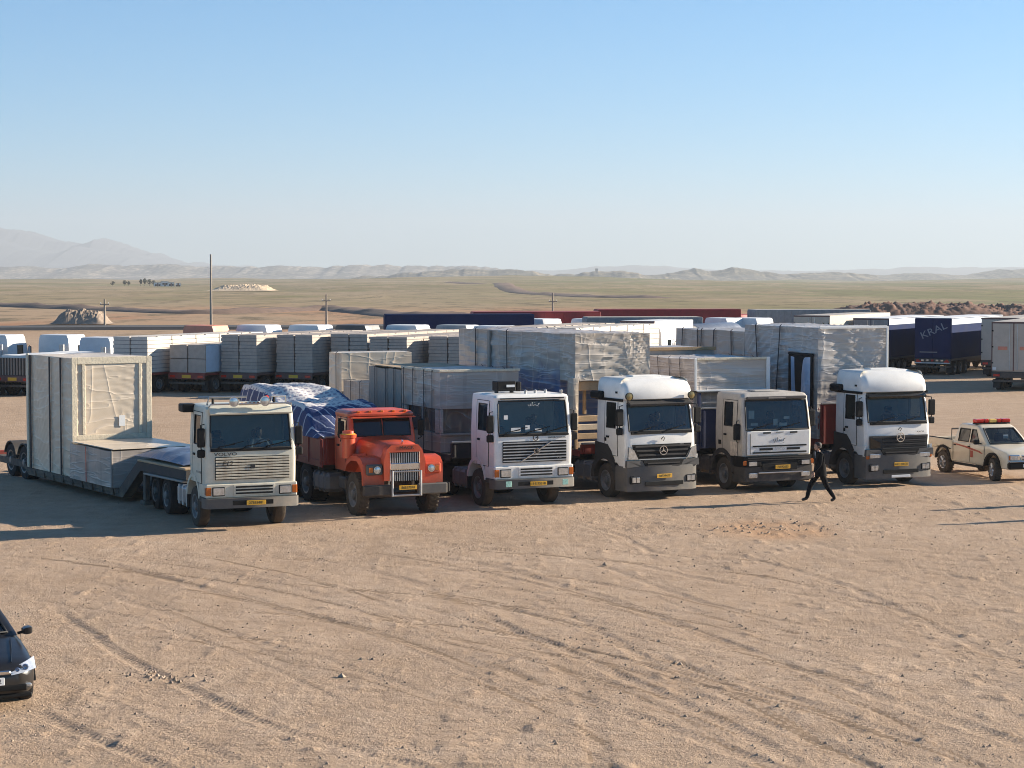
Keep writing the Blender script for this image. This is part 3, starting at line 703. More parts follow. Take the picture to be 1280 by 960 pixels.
# ------------------------------------------------------------------ cab shell
def ring(z, yf, w, r, bul, xs, ysd, yb):
    pts = []
    for t in xs: pts.append((t * (w - r), yf + bul * t * t, z))
    for a in (22, 45, 68): pts.append((w - r + r * math.sin(R(a)), yf + bul + r - r * math.cos(R(a)), z))
    for y in ysd: pts.append((w, y, z))
    pts.append((w - .05, yb, z)); pts.append((-w + .05, yb, z))
    for y in ysd[::-1]: pts.append((-w, y, z))
    for a in (68, 45, 22): pts.append((-(w - r + r * math.sin(R(a))), yf + bul + r - r * math.cos(R(a)), z))
    return pts
class Cab:
    def __init__(s, root, secs, xs, ysd, yb, body, name='cab', ws=None, dw=None, door=None, glass='glass', cap=.8, gask='rubber', quarter=None, sglass='glassd'):
        """ws=(row0,row1,col0,col1) windscreen; dw=(row0,row1,k0,k1) side window; door likewise"""
        s.root = root; s.secs = secs; nf = len(xs); ns = len(ysd)
        s.R = [ring(q[0], q[1], q[2], q[3], q[4], xs, (q[6] if len(q) > 6 else ysd), (q[5] if len(q) > 5 else yb)) for q in secs]
        N = len(s.R[0]); s.N = N; s.nf, s.ns = nf, ns
        def right(k): return nf + 3 + k
        def left(k): return nf + 3 + ns + 2 + (ns - 1 - k)
        s.right, s.left = right, left
        hole = set()
        if ws:
            for i in range(ws[0], ws[1]):
                for j in range(ws[2], ws[3]): hole.add((i, j))
        wins = ([dw] + ([quarter] if quarter else [])) if dw else []
        for q in wins:
            for i in range(q[0], q[1]):
                for k in range(q[2], q[3]): hole.add((i, right(k))); hole.add((i, left(k + 1)))
        g = G(); b = len(g.v); g.v += [p for r in s.R for p in r]
        for i in range(len(s.R) - 1):
            for j in range(N):
                if (i, j) in hole: continue
                g.f.append([i * N + j, i * N + (j + 1) % N, (i + 1) * N + (j + 1) % N, (i + 1) * N + j]); g.mi.append(0)
        top = s.R[-1]; cx = np.mean([p[0] for p in top]); cy = np.mean([p[1] for p in top]); zc = top[0][2]
        prev = (len(s.R) - 1) * N
        for sc_, dz in ((.93, .022), (cap, .04)):
            base = len(g.v); g.v += [(cx + (p[0] - cx) * sc_, cy + (p[1] - cy) * sc_, zc + dz) for p in top]
            for j in range(N): g.f.append([prev + j, prev + (j + 1) % N, base + (j + 1) % N, base + j]); g.mi.append(0)
            prev = base
        g.f.append([prev + j for j in range(N)]); g.mi.append(0)
        bot = s.R[0]; g.add([(p[0], p[1], p[2]) for p in bot], [list(range(N))[::-1]])
        s.cab = g.obj(name, body, root, ang=28)
        if ws:
            P = np.array([[s.R[i][j] for j in range(ws[2], ws[3] + 1)] for i in range(ws[0], ws[1] + 1)]); P[:, :, 1] += .012
            s.wind = G().grid(P).obj('windscreen', M[glass], root, ang=60)
            s.loop(ws[0], ws[1], list(range(ws[2], ws[3] + 1)), .026, gask, s.wind)
        for sd, fn, e in (('R', right, 1), ('L', left, -1)):
            if door:
                dg = G()
                for i in range(door[0], door[1]):
                    for k in range(door[2], door[3]):
                        if (i, fn(k if e > 0 else k + 1)) in hole: continue
                        q = [s.R[i][fn(k)], s.R[i][fn(k + 1)], s.R[i + 1][fn(k + 1)], s.R[i + 1][fn(k)]]
                        dg.add([(p[0] + e * .014, p[1], p[2]) for p in q], [(0, 1, 2, 3)])
                d = dg.obj('door', body, root, ang=60)
                ks = [fn(k) for k in range(door[2], door[3] + 1)]
                s.loop(door[0], door[1], ks, .011, 'rubber', d, 'door_seam', e * .008)
                z0 = secs[dw[0]][0]; yk = ysd[door[3]] - .12
                xw = secs[dw[0]][2]
                h = G().box(e * (xw + .012) if e > 0 else -(xw + .05), e * (xw + .05) if e > 0 else -(xw + .012), yk - .16, yk, z0 - .30, z0 - .24, .01); h.obj('door_handle', M['black'], d)
                par = d
            else: par = root
            for q in wins:
                P = np.array([[s.R[i][fn(k)] for k in range(q[2], q[3] + 1)] for i in range(q[0], q[1] + 1)]); P[:, :, 0] -= e * .012
                G().grid(P).obj('side_window', M[sglass or glass], par)
                s.loop(q[0], q[1], [fn(k) for k in range(q[2], q[3] + 1)], .02, gask, par, 'window_seal')
    def loop(s, r0, r1, cols, rad, mat, parent, name='gasket', dx=0.):
        pts = [s.R[r0][c] for c in cols] + [s.R[r][cols[-1]] for r in range(r0 + 1, r1 + 1)] + [s.R[r1][c] for c in cols[-2::-1]] + [s.R[r][cols[0]] for r in range(r1 - 1, r0, -1)]
        return G().tube([(p[0] + dx, p[1], p[2]) for p in pts], rad, 5, True).obj(name, M[mat], parent, ang=80)
    def yf(s, z):
        return float(np.interp(z, [q[0] for q in s.secs], [q[1] for q in s.secs]))
def interior(root, yb, zb, zf=1.15, wheelx=.55):
    """dashboard, seats and steering wheel"""
    G().box(-1.08, 1.08, .24, .62, zb - .42, zb - .10, .05).obj('dashboard', M['dash'], root)
    for sx in (-.55, .55):
        g = G(); g.box(sx - .26, sx + .26, 1.0, 1.5, zf, zf + .35, .06); st = g.obj('seat', M['seat'], root)
        G().box(sx - .25, sx + .25, 1.44, 1.6, zf + .3, zf + .95, .06).obj('seat_back', M['seat'], st)
        G().box(sx - .14, sx + .14, 1.46, 1.57, zf + .98, zf + 1.2, .05).obj('headrest', M['seat'], st)
    g = G(); n = 20; c = Vector((wheelx, .78, zb - .02)); t = R(28)
    g.tube([(c.x + .23 * math.cos(a), c.y - .23 * math.sin(a) * math.sin(t) , c.z + .23 * math.sin(a) * math.cos(t)) for a in np.linspace(0, 2 * math.pi, n, endpoint=False)], .018, 6, True)
    g.tube([(c.x - .22, c.y, c.z), (c.x + .22, c.y, c.z)], .015, 5); g.tube([tuple(c), (c.x, c.y - .2, c.z - .25)], .03, 6)
    g.obj('steering_wheel', M['dash'], root)
    rng = random.Random(int(yb * 1000) + int(root.location.x * 77))
    for k in range(5):
        x = -.95 + k * .38 + rng.uniform(0, .15); w = rng.uniform(.08, .2); G().box(x, x + w, .28, .42, zb - .098, zb - .098 + rng.uniform(.03, .12), .01).obj('dashboard_clutter', M['paper'], root)
def wipers(root, cab, z, xs_, yo, par):
    for x in xs_:
        g = G(); g.tube([(x, yo - .03, z - .05), (x + .10, yo - .045, z + .04), (x + .50, yo - .03, z + .10)], .012, 5); g.tube([(x + .12, yo - .03, z + .035), (x + .75, yo - .015, z + .17)], .010, 4)
        g.obj('wiper', M['black'], par)
def mirror(root, x, y, z0, z1, small=True, mat='black', w=.2):
    x *= .945; y += .12
    e = 1 if x > 0 else -1
    g = G(); g.tube([(e * 1.16, y + .14, z1 + .10), (x, y + .02, z1 + .08), (x, y, z0 - .05), (e * 1.18, y + .14, z0 - .10)], .017, 6)
    a = g.obj('mirror_arm', M['black'], root)
    G().box(x - w / 2, x + w / 2, y - .05, y + .06, z0, z1, .03).obj('mirror', M[mat], a)
    G().box(x - w / 2 + .02, x + w / 2 - .02, y + .061, y + .066, z0 + .03, z1 - .03).obj('mirror_glass', M['chrome'], a)
    if small: G().box(x - .1, x + .1, y - .05, y + .06, z0 - .27, z0 - .06, .03).obj('lower_mirror', M[mat], a)
def plate(root, x, y, z, mat='yellow', par=None, w=.52, txt='63E48127', inkm='ink'):
    o = G().box(x - w / 2, x + w / 2, y - .012, y, z - .06, z + .06, .004).obj('number_plate', M[mat], par or root)
    text(txt, .105, M[inkm], par or root, (x, y - .014, z), name='plate_number', ext=.001, sx=.95); return o
def chassis(root, drive=(4.45, 5.8), end=6.5, tank='L', front_y=1.35, r=.525, lug=0, tankm='tank', tanklen=1.35, ty=2.05):
    g = G()
    for e in (-.43, .43): g.box(e - .045, e + .045, .5, end, .70, .98, .01)
    for y in (1.0, 2.4, 3.4, end - .1): g.box(-.43, .43, y - .05, y + .05, .72, .92)
    g.cyl((-1.0, front_y, .52), (1.0, front_y, .52), .07, n=8)
    for d in drive: g.cyl((-1.0, d, .52), (1.0, d, .52), .10, n=8); g.cyl((-.02, d - .3, .52), (-.02, d + .25, .52), .2, n=10)
    g.box(-.5, .5, drive[-1] - 1.15, drive[-1] - .2, .99, 1.10, .03)
    g.obj('chassis_frame', M['chassis'], root)
    for e in (-1, 1):
        wheel(root, e * 1.04, front_y, r, .30, True, lug)
        for d in drive: wheel(root, e * .93, d, r, .58, False, lug)
        if e < 0 or tank == 'B':
            g = G(); x0, x1 = (.60, 1.18) if e > 0 else (-1.18, -.60)
            g.box(x0, x1, ty, ty + tanklen, .42, .98, .10)
            for y in (ty + .25, ty + tanklen * .5, ty + tanklen - .25): g.box(x0 - .012, x1 + .012, y - .03, y + .03, .41, .99, .10)
            g.obj('fuel_tank', M[tankm], root)
    return
def arch(root, side, cy, cz, r0, r1, w0, w1, mat, a0=-5, a1=185, name='wheel_arch'):
    poly = [(cy + r1 * math.cos(R(a)), cz + r1 * math.sin(R(a))) for a in np.linspace(a0, a1, 15)] + [(cy + r0 * math.cos(R(a)), cz + r0 * math.sin(R(a))) for a in np.linspace(a1, a0, 15)]
    g = G(); n = 15
    vs = [(side * w, p[0], p[1]) for w in (w0, w1) for p in poly]; m = 2 * n; fs = []
    for i in range(n - 1):
        for o in (0, m): fs.append((o + i, o + i + 1, o + m - 2 - i, o + m - 1 - i))
    fs += [(k, (k + 1) % m, m + (k + 1) % m, m + k) for k in range(m)]
    return g.add(vs, fs).obj(name, M[mat], root, ang=40)
def squiggle(root, name, mat, strokes, loc, s, y):
    g = G()
    for st in strokes: g.tube([(loc[0] + s * a, y, loc[1] + s * b) for a, b in st], .014 * s / .1 * .6, 4)
    return g.obj(name, M[mat], root)
# script-like strokes for the handwritten stickers
SCRIPT = [[(-2.6, .2), (-2.3, -.5), (-1.7, -.5), (-1.5, .3)], [(-1.5, -.45), (-.9, -.5), (-.8, .9)], [(-.5, -.4), (-.1, -.5), (.1, .1), (.4, -.5), (.7, .1), (1.0, -.5)], [(1.0, -.5), (1.6, -.45), (1.9, .3), (2.4, .5)], [(-2.0, -1.0), (-1.9, -1.0)], [(.2, .7), (.35, .7)], [(1.7, -1.), (1.85, -1.)]]
# ------------------------------------------------------------------ the six lorries of the front row (local frame: x to the right seen from the front, y backwards, front bumper at y = 0)
XS = [-1, -.955, -.55, 0, .55, .955, 1]
def lamp_round(par, c, r, name='roof_lamp', depth=.10, mat='lens', ring_='chrome'):
    o = G().lathe([(depth, r * .5), (depth * .7, r * .85), (0, r), (-.015, r), (-.015, r * .88)], 16, 'y', c).obj(name, M[ring_], par)
    G().lathe([(-.008, r * .9), (-.02, r * .5), (-.022, .002)], 16, 'y', c).obj('lamp_glass', M[mat], o); return o
def volvo(label, corner, yaw, body, style):
    A = R(yaw); c = gp(*corner); o = (c.x + 1.25 * math.cos(A), c.y + 1.25 * math.sin(A), 0)
    t = thing('lorry_tractor', label, 'lorry', o, A, 'lorry tractors parked in a row')
    B = M[body]
    secs = [(1.04, .045, 1.22, .09, .015), (1.30, .04, 1.225, .09, .015), (1.88, .035, 1.23, .09, .015), (1.965, .05, 1.23, .09, .02), (2.05, .06, 1.228, .09, .02), (2.45, .115, 1.215, .09, .02), (2.82, .165, 1.195, .09, .02), (2.91, .18, 1.188, .09, .02), (3.0, .16, 1.18, .10, .02), (3.06, .21, 1.16, .12, .02)]
    ysd = [.34, .46, .58, 1.22, 1.34, 1.62]
    cb = Cab(t, secs, XS, ysd, 1.86, B, ws=(3, 7, 1, 5), dw=(4, 6, 2, 3), door=(0, 7, 1, 4), cap=.82)
    interior(t, 1.8, 1.965); wipers(t, cb, 1.99, (-.95, -.25, .35), .05, cb.wind)
    G().box(-1.1, 1.1, .012, .05, 1.90, 1.955, .01).obj('cowl_strip', M['black'], t)
    # grille
    dark = style == 3
    gr = G().box(-.98, 1.03, .018, .046, 1.16, 1.76, .01).obj('grille', M['black'], t)
    me = G().box(-.97, 1.02, -.004, .02, -.018 if dark else -.024, .018 if dark else .024, .006).mesh('slat', M['alu'] if dark else B)
    for k in range(7 if dark else 8):
        z = 1.205 + k * (.51 / (6 if dark else 7))
        mobj('slat', me, gr, (0, 0, z))
    if dark:
        G().tube([(-.42, -.012, 1.19), (.55, -.012, 1.75)], .022, 4).obj('grille_bar', M['alu'], gr)
        lamp_round(gr, (.07, -.012, 1.475), .085, 'badge', .02, 'ink', 'chrome')
        g = G(); g.lathe([(0, .085), (-.006, .085), (-.006, .06), (0, .06)], 14, 'y', (.05, .022, 1.85)); g.tube([(.05, .02, 1.85), (.13, .02, 1.87)], .012, 4); g.obj('emblem', M['ink'], t)
        text('INTERCOOLER', .075, M['ink'], t, (.72, .016, 1.845), sx=1.1)
        text('F 12', .08, M['alu'], gr, (.78, -.012, 1.28))
    else:
        G().box(-.04, .09, -.014, -.003, 1.44, 1.55, .01).obj('badge', M['ink'], gr)
        text('F12', .16, M['ink'], gr, (-.66, -.012, 1.585), shear=.2, sx=1.25)
        text('VOLVO', .125, M['ink'], t, (-.70, .022, 1.828), sx=1.5)
    # lamp panel, bumper
    G().box(-1.235, 1.235, .00, .75, .68, 1.06, .03).obj('front_panel', B, t)
    s2 = G().box(-.50, .62, -.014, .0, .74, 1.02, .01).obj('lower_grille', B, t)
    for z in (.80, .885, .965):
        G().box(-.44, .56, -.022, -.013, z - .022, z + .022).obj('slot', M['black'], s2)
    for e in (-1, 1):
        h = G().box(e * .90 - .17, e * .90 + .17, -.02, .01, .74, .98, .02).obj('headlight', M['black'], t)
        G().box(e * .90 - .145, e * .90 + .145, -.03, -.018, .765, .955, .02).obj('lens', M['lens'], h)
        G().box(e * 1.16 - .075, e * 1.16 + .075, -.012, .16, .75, .98, .02).obj('indicator', M['amber'], t)
        # lower body side and step
        G().box(e * 1.22 - .03, e * 1.22 + .03, .03, .66, .56, .70, .02).obj('step', M['greyplastic'], t)
        arch(t, e, 1.35, .54, .60, .70, .86, 1.245, body, 8, 172)
        G().box(e * 1.05 - .18, e * 1.05 + .18, 2.02, 2.06, .45, 1.05, .01).obj('mud_flap', M['rubber'], t)
        mirror(t, e * 1.40, .02, 2.02, 2.52)
    bp = G().prism([(-1.28, .30), (-1.27, .02), (-1.18, -.10), (1.18, -.10), (1.27, .02), (1.28, .30)], 'z', .42, .68).obj('bumper', M['lightgrey'], t, ang=60)
    G().box(-.55, .55, -.112, -.098, .50, .62, .01).obj('bumper_slot', M['black'], bp)
    plate(t, .08, -.114, .55, par=bp, txt='27E63481' if style == 1 else '13 E 752 46')
    chassis(t, tankm='alu' if style == 1 else 'tank', r=.55)
    if style == 1:
        v = G().prism([(.20, 3.0), (.02, 2.86), (.0, 2.90), (.12, 3.04)], 'x', -1.1, 1.1).obj('sun_visor', B, t)
        rk = G(); rk.tube([(-1.12, .12, 3.05), (-1.10, .0, 3.14), (1.08, .0, 3.14), (1.12, .12, 3.05)], .022, 6); rk.tube([(-1.05, .55, 3.10), (-1.0, .5, 3.30), (.0, .45, 3.30)], .03, 6); rk.tube([(-1.0, .5, 3.3), (-1.05, 1.4, 3.25)], .025, 6); rk.tube([(.62, .3, 3.1), (.62, .3, 3.3), (1.05, .4, 3.3), (1.08, .5, 3.1)], .022, 6)
        r0 = rk.obj('roof_rack', M['alu'], t)
        for x in (-.48, .36): lamp_round(t, (x, -.02, 3.2), .135)
        ml = G().box(-.34, .22, .0, .10, 3.1, 3.2, .03).obj('marker_light_box', B, t)
        for k in range(5): G().box(-.29 + k * .11, -.225 + k * .11, -.01, .005, 3.125, 3.175, .01).obj('marker_light', M['amber'], ml)
        bc = G().lathe([(0, .09), (.03, .09), (.05, .075), (.19, .07), (.22, .03), (.22, .002)], 14, 'z', (.56, .55, 3.1)).obj('beacon', M['redlens'], t)
        for x, y in ((-.85, .7), (-.2, 1.1), (.85, .8)): G().lathe([(0, .04), (.16, .035), (.18, .002)], 8, 'z', (x, y, 3.09)).obj('roof_horn', M['black'], t)
        G().box(-1.48, -1.10, 1.42, 1.92, 2.86, 3.08, .03).obj('air_intake', M['black'], t)
        for k in range(4): G().box(-1.242, -1.232, .52 + k * .12, .58 + k * .12, 1.30, 1.36).obj('door_mark', M['ink'], t)
        G().box(.62, .98, .17, .176, 2.05, 2.14).obj('windscreen_sticker', pm('pale_green_sticker', (.35, .62, .55), .6), t)
        driver(t, .55, 1.25, 1.5, (.55, .55, .55), 'driver in a pale shirt at the wheel of the cream lorry')
    else:
        bx_ = G().box(-.78, -.2, .85, 1.25, 3.16, 3.44, .02).obj('roof_box', M['black'], t)
        G().box(-.5, -.24, .84, .852, 3.27, 3.34).obj('box_label', M['paper'], bx_); G().box(-.16, .0, .9, 1.1, 3.14, 3.42, .03).obj('roof_horn', M['black'], t)
        for x in (-.74, -.26): G().box(x - .03, x + .03, .95, 1.1, 3.08, 3.17).obj('box_foot', M['chassis'], bx_)
        for x, y in ((.25, .5), (-.1, .4), (.62, .6), (.98, .3)): G().lathe([(0, .04), (.1, .05), (.13, .002)], 8, 'z', (x, y, 3.09)).obj('marker_light', M['alu'], t)
        G().box(-1.0, 1.0, .14, .20, 2.965, 2.995).obj('visor_strip', M['black'], t)
        squiggle(t, 'windscreen_writing', 'paper', SCRIPT, (.05, 2.80), .075, .14)
        for x, z, w, h in ((-.9, 2.45, .12, .12), (-.25, 2.12, .14, .18), (.05, 2.06, .22, .1), (-.7, 2.09, .3, .12)): G().box(x, x + w, cb.yf(z) + .01, cb.yf(z) + .016, z - h / 2, z + h / 2).obj('windscreen_sticker', M['paper'], t)
        for x in (-.85, .93): G().box(x - .09, x + .09, -.112, -.10, .48, .64, .02).obj('reflector', pm('green_white_reflector', (.35, .6, .5), .4, var=.5, vs=20), bp)
        driver(t, .55, 1.25, 1.52, (.5, .35, .33), 'driver in a pinkish shirt inside the white lorry with a black roof box')
    return t
def star(par, c, r, y):
    g = G(); g.lathe([(0, r), (-.02, r), (-.02, r * .86), (0, r * .86)], 20, 'y', (c[0], y, c[1]))
    for k in range(3):
        a = R(90 + 120 * k); p = [(c[0] + r * .9 * math.cos(a), c[1] + r * .9 * math.sin(a))]
        for da in (60, -60): p.append((c[0] + r * .16 * math.cos(a + R(da)), c[1] + r * .16 * math.sin(a + R(da))))
        g.prism([p[0], p[1], (c[0], c[1]), p[2]], 'y', y - .02, y - .004)
    return g.obj('star_emblem', M['chrome'], par)
def axor(label, corner, yaw, style):
    A = R(yaw); c = gp(*corner); o = (c.x + 1.25 * math.cos(A), c.y + 1.25 * math.sin(A), 0)
    t = thing('lorry_tractor', label, 'lorry', o, A, 'lorry tractors parked in a row'); B = M['white']
    dz = .04 if style == 6 else 0.
    secs = [(1.10, .07, 1.20, .14, .05), (1.30, .06, 1.215, .14, .05), (1.62, .05, 1.225, .14, .05), (1.98, .07, 1.225, .14, .05), (2.05, .085, 1.225, .14, .05), (2.12, .10, 1.222, .14, .05), (2.5, .18, 1.215, .14, .05), (2.82, .25, 1.205, .14, .05), (2.88, .26, 1.203, .14, .05), (2.97, .28, 1.20, .14, .05),
            (3.0, .19, 1.205, .18, .06), (3.12, .18, 1.205, .18, .06), (3.32, .22, 1.195, .18, .06), (3.46, .33, 1.175, .2, .06), (3.55 + dz, .50, 1.13, .22, .06), (3.59 + dz, .68, 1.08, .22, .05)]
    ysd = [.50, .58, .68, 1.24, 1.34, 1.66]
    cb = Cab(t, secs, XS, ysd, 1.90, B, ws=(4, 8, 0, 6), dw=(5, 8, 2, 3), door=(1, 9, 1, 4), cap=.75)
    interior(t, 1.85, 2.05, 1.25); wipers(t, cb, 2.04, (-.9, .05), .08, cb.wind)
    G().box(-1.06, 1.06, .045, .09, 1.965, 2.035, .01).obj('cowl_strip', M['black'], t)
    vz = G().prism([(.30, 2.99), (.10, 2.86), (.12, 2.80), (.30, 2.86)], 'x', -1.06, 1.06).obj('sun_visor', M['greyplastic'] if style == 4 else M['glassd'], t)
    gy = .035
    if style == 4:
        gr = G().prism([(-1.02, 1.66), (1.02, 1.66), (.98, 1.50), (.80, 1.20), (-.80, 1.20), (-.98, 1.50)], 'y', gy, gy + .04).obj('grille', M['black'], t)
        for k, (z, w) in enumerate(((1.60, .94), (1.47, .90), (1.34, .82))):
            sl_ = G(); sl_.box(-w, w, gy - .03, gy + .005, z - .03, z + .025, .01); sl_.obj('slat', M['greyplastic'], gr)
        G().prism([(-.82, 1.235), (.82, 1.235), (.80, 1.205), (-.80, 1.205)], 'y', gy - .03, gy).obj('chrome_strip', M['alu'], gr)
        star(gr, (.02, 1.47), .14, gy - .03)
        text('1843', .07, M['alu'], gr, (.66, gy - .02, 1.635))
    else:
        gr = G().prism([(-1.08, 1.62), (1.08, 1.62), (1.04, 1.16), (-1.04, 1.16)], 'y', gy, gy + .04).obj('grille', M['greyplastic'], t)
        for k in range(7):
            z = 1.22 + k * .06; G().box(-.62 if k < 6 else -1.0, 1.0, gy - .02, gy + .005, z - .016, z + .016, .006).obj('slat', M['black'] if k % 2 else M['greyplastic'], gr)
        star(gr, (.03, 1.56), .15, gy - .03)
        text('AXOR', .07, M['ink'], t, (.80, .04, 1.72), sx=1.4)
        hl = G().prism([(-1.10, 1.58), (-.72, 1.42), (-.70, 1.24), (-1.08, 1.24)], 'y', gy - .03, gy + .02).obj('headlight', M['glassd'], t)
    g = G(); g.tube([(-.05, .02, 1.80), (.02, .01, 1.88), (.08, .02, 1.82), (.02, .015, 1.76)], .014, 5); g.obj('bonnet_emblem', M['ink'], t)
    # bumper
    bm = M['lightgrey'] if style == 4 else M['lightgrey']
    prof = [(-1.27, .62), (-1.265, .20), (-1.20, .05), (-1.0, -.04), (0, -.075), (1.0, -.04), (1.20, .05), (1.265, .20), (1.27, .62)]
    bp = G().loft([[(x, y + (0 if i < 9 else 0), z) for i, (x, y) in enumerate(prof)] for z in (.28, .36, .62, .86, 1.02)], True, True).obj('bumper', bm, t, ang=40)
    cr = G()
    for e in (-1, 1): cr.prism([(e * .72, 1.18), (e * 1.24, 1.20), (e * 1.25, 1.0), (e * .60, 1.0), (e * .55, .90)][::e], 'y', -.03, .3)
    cr.obj('bumper_corner', bm, t, ang=40)
    G().prism([(-.70, 1.19), (.70, 1.19), (.58, .92), (-.58, .92)], 'y', -.045, .1).obj('lower_grille', M['black'], t)
    for z in (1.02, 1.10): G().box(-.56, .56, -.065, -.04, z - .018, z + .018).obj('intake_slat', M['greyplastic'], bp)
    G().box(-.66, .66, -.098, -.07, .44, .56, .01).obj('bumper_slot', M['black'], bp)
    plate(t, .0, -.10, .72, par=bp, txt='58E39417' if style == 4 else '44 E 218 32', mat='yellow' if style == 4 else 'alu' if False else 'yellow')
    if style == 6: G().box(-.35, .35, -.10, -.08, .30, .38, .01).obj('bumper_strip', M['paper'], bp)
    for e in (-1, 1):
        h = G().box(e * .95 - .20, e * .95 + .20, -.055, .02, .50, .74, .03).obj('fog_light', M['black'], bp)
        for q in (-.11, .03): G().box(e * .95 + q - .02, e * .95 + q + .10, -.068, -.054, .54, .70, .02).obj('lamp_glass', M['lens'], h)
        if style == 6: G().box(e * .92 - .2, e * .92 + .2, -.05, .0, .92, 1.06, .02).obj('headlight', M['lens'], t); G().box(e * 1.16 - .06, e * 1.16 + .06, -.0, .05, .9, 1.08, .02).obj('indicator', M['amber'], t)
        else: G().prism([(e * 1.16, 1.60), (e * .99, 1.50), (e * .84, 1.22), (e * 1.18, 1.24)][::e], 'y', -.01, .06).obj('headlight', M['lens'], t)
        # sides
        G().prism([(.06, 1.32), (.50, 1.28), (.54, 1.10), (.36, .98), (.10, .98)], 'x', e * 1.19, e * 1.255).obj('wing_panel', B, t)
        arch(t, e, 1.36, .55, .62, .80, .80, 1.25, 'greyplastic', 2, 178)
        G().prism([(.74, 1.12), (.92, 1.42), (1.14, 1.62), (1.90, 1.66), (1.92, 1.0), (1.80, 1.22), (1.36, 1.36)], 'x', e * 1.20, e * 1.248).obj('side_cladding', M['greyplastic'], t)
        for z in (.42, .70): G().box(e * 1.08 - .16, e * 1.08 + .16, .20, .70, z - .14, z + .10, .03).obj('step', M['greyplastic'], t)
        G().box(e * 1.22 - .03, e * 1.22 + .03, .30, 1.88, 2.93, 3.01, .01).obj('roof_band', M['black'], t)
        G().box(e * 1.27 - .12, e * 1.27 + .12, 1.42, 2.0, 2.96, 3.20, .05).obj('air_deflector', M['black'], t)
        G().box(e * 1.195 - .02, e * 1.195 + .02, .62, .74, 3.16, 3.22).obj('roof_window', M['black'], t)
        mirror(t, e * 1.43, .12, 2.22, 2.72, True, 'black', .24)
        G().box(e * 1.233 - .012, e * 1.233 + .012, 1.22, 1.34, 1.70, 1.82, .01).obj('filler_flap', M['black'], t)
    if style == 4:
        for x in (-1.10, 1.06): lamp_round(t, (x, .10, 3.09), .125, mat='dull', ring_='black')
        driver(t, .55, 1.25, 1.62, (.04, .04, .06), 'driver in dark clothes behind the windscreen of the lorry with round roof lamps')
    else:
        squiggle(t, 'windscreen_writing', 'paper', SCRIPT, (.1, 2.86), .06, .20)
    G().box(-.5, .5, .95, 1.35, 3.61 + dz, 3.67 + dz, .02).obj('roof_hatch', B, t)
    chassis(t, drive=(4.9,), end=6.0)
    return t
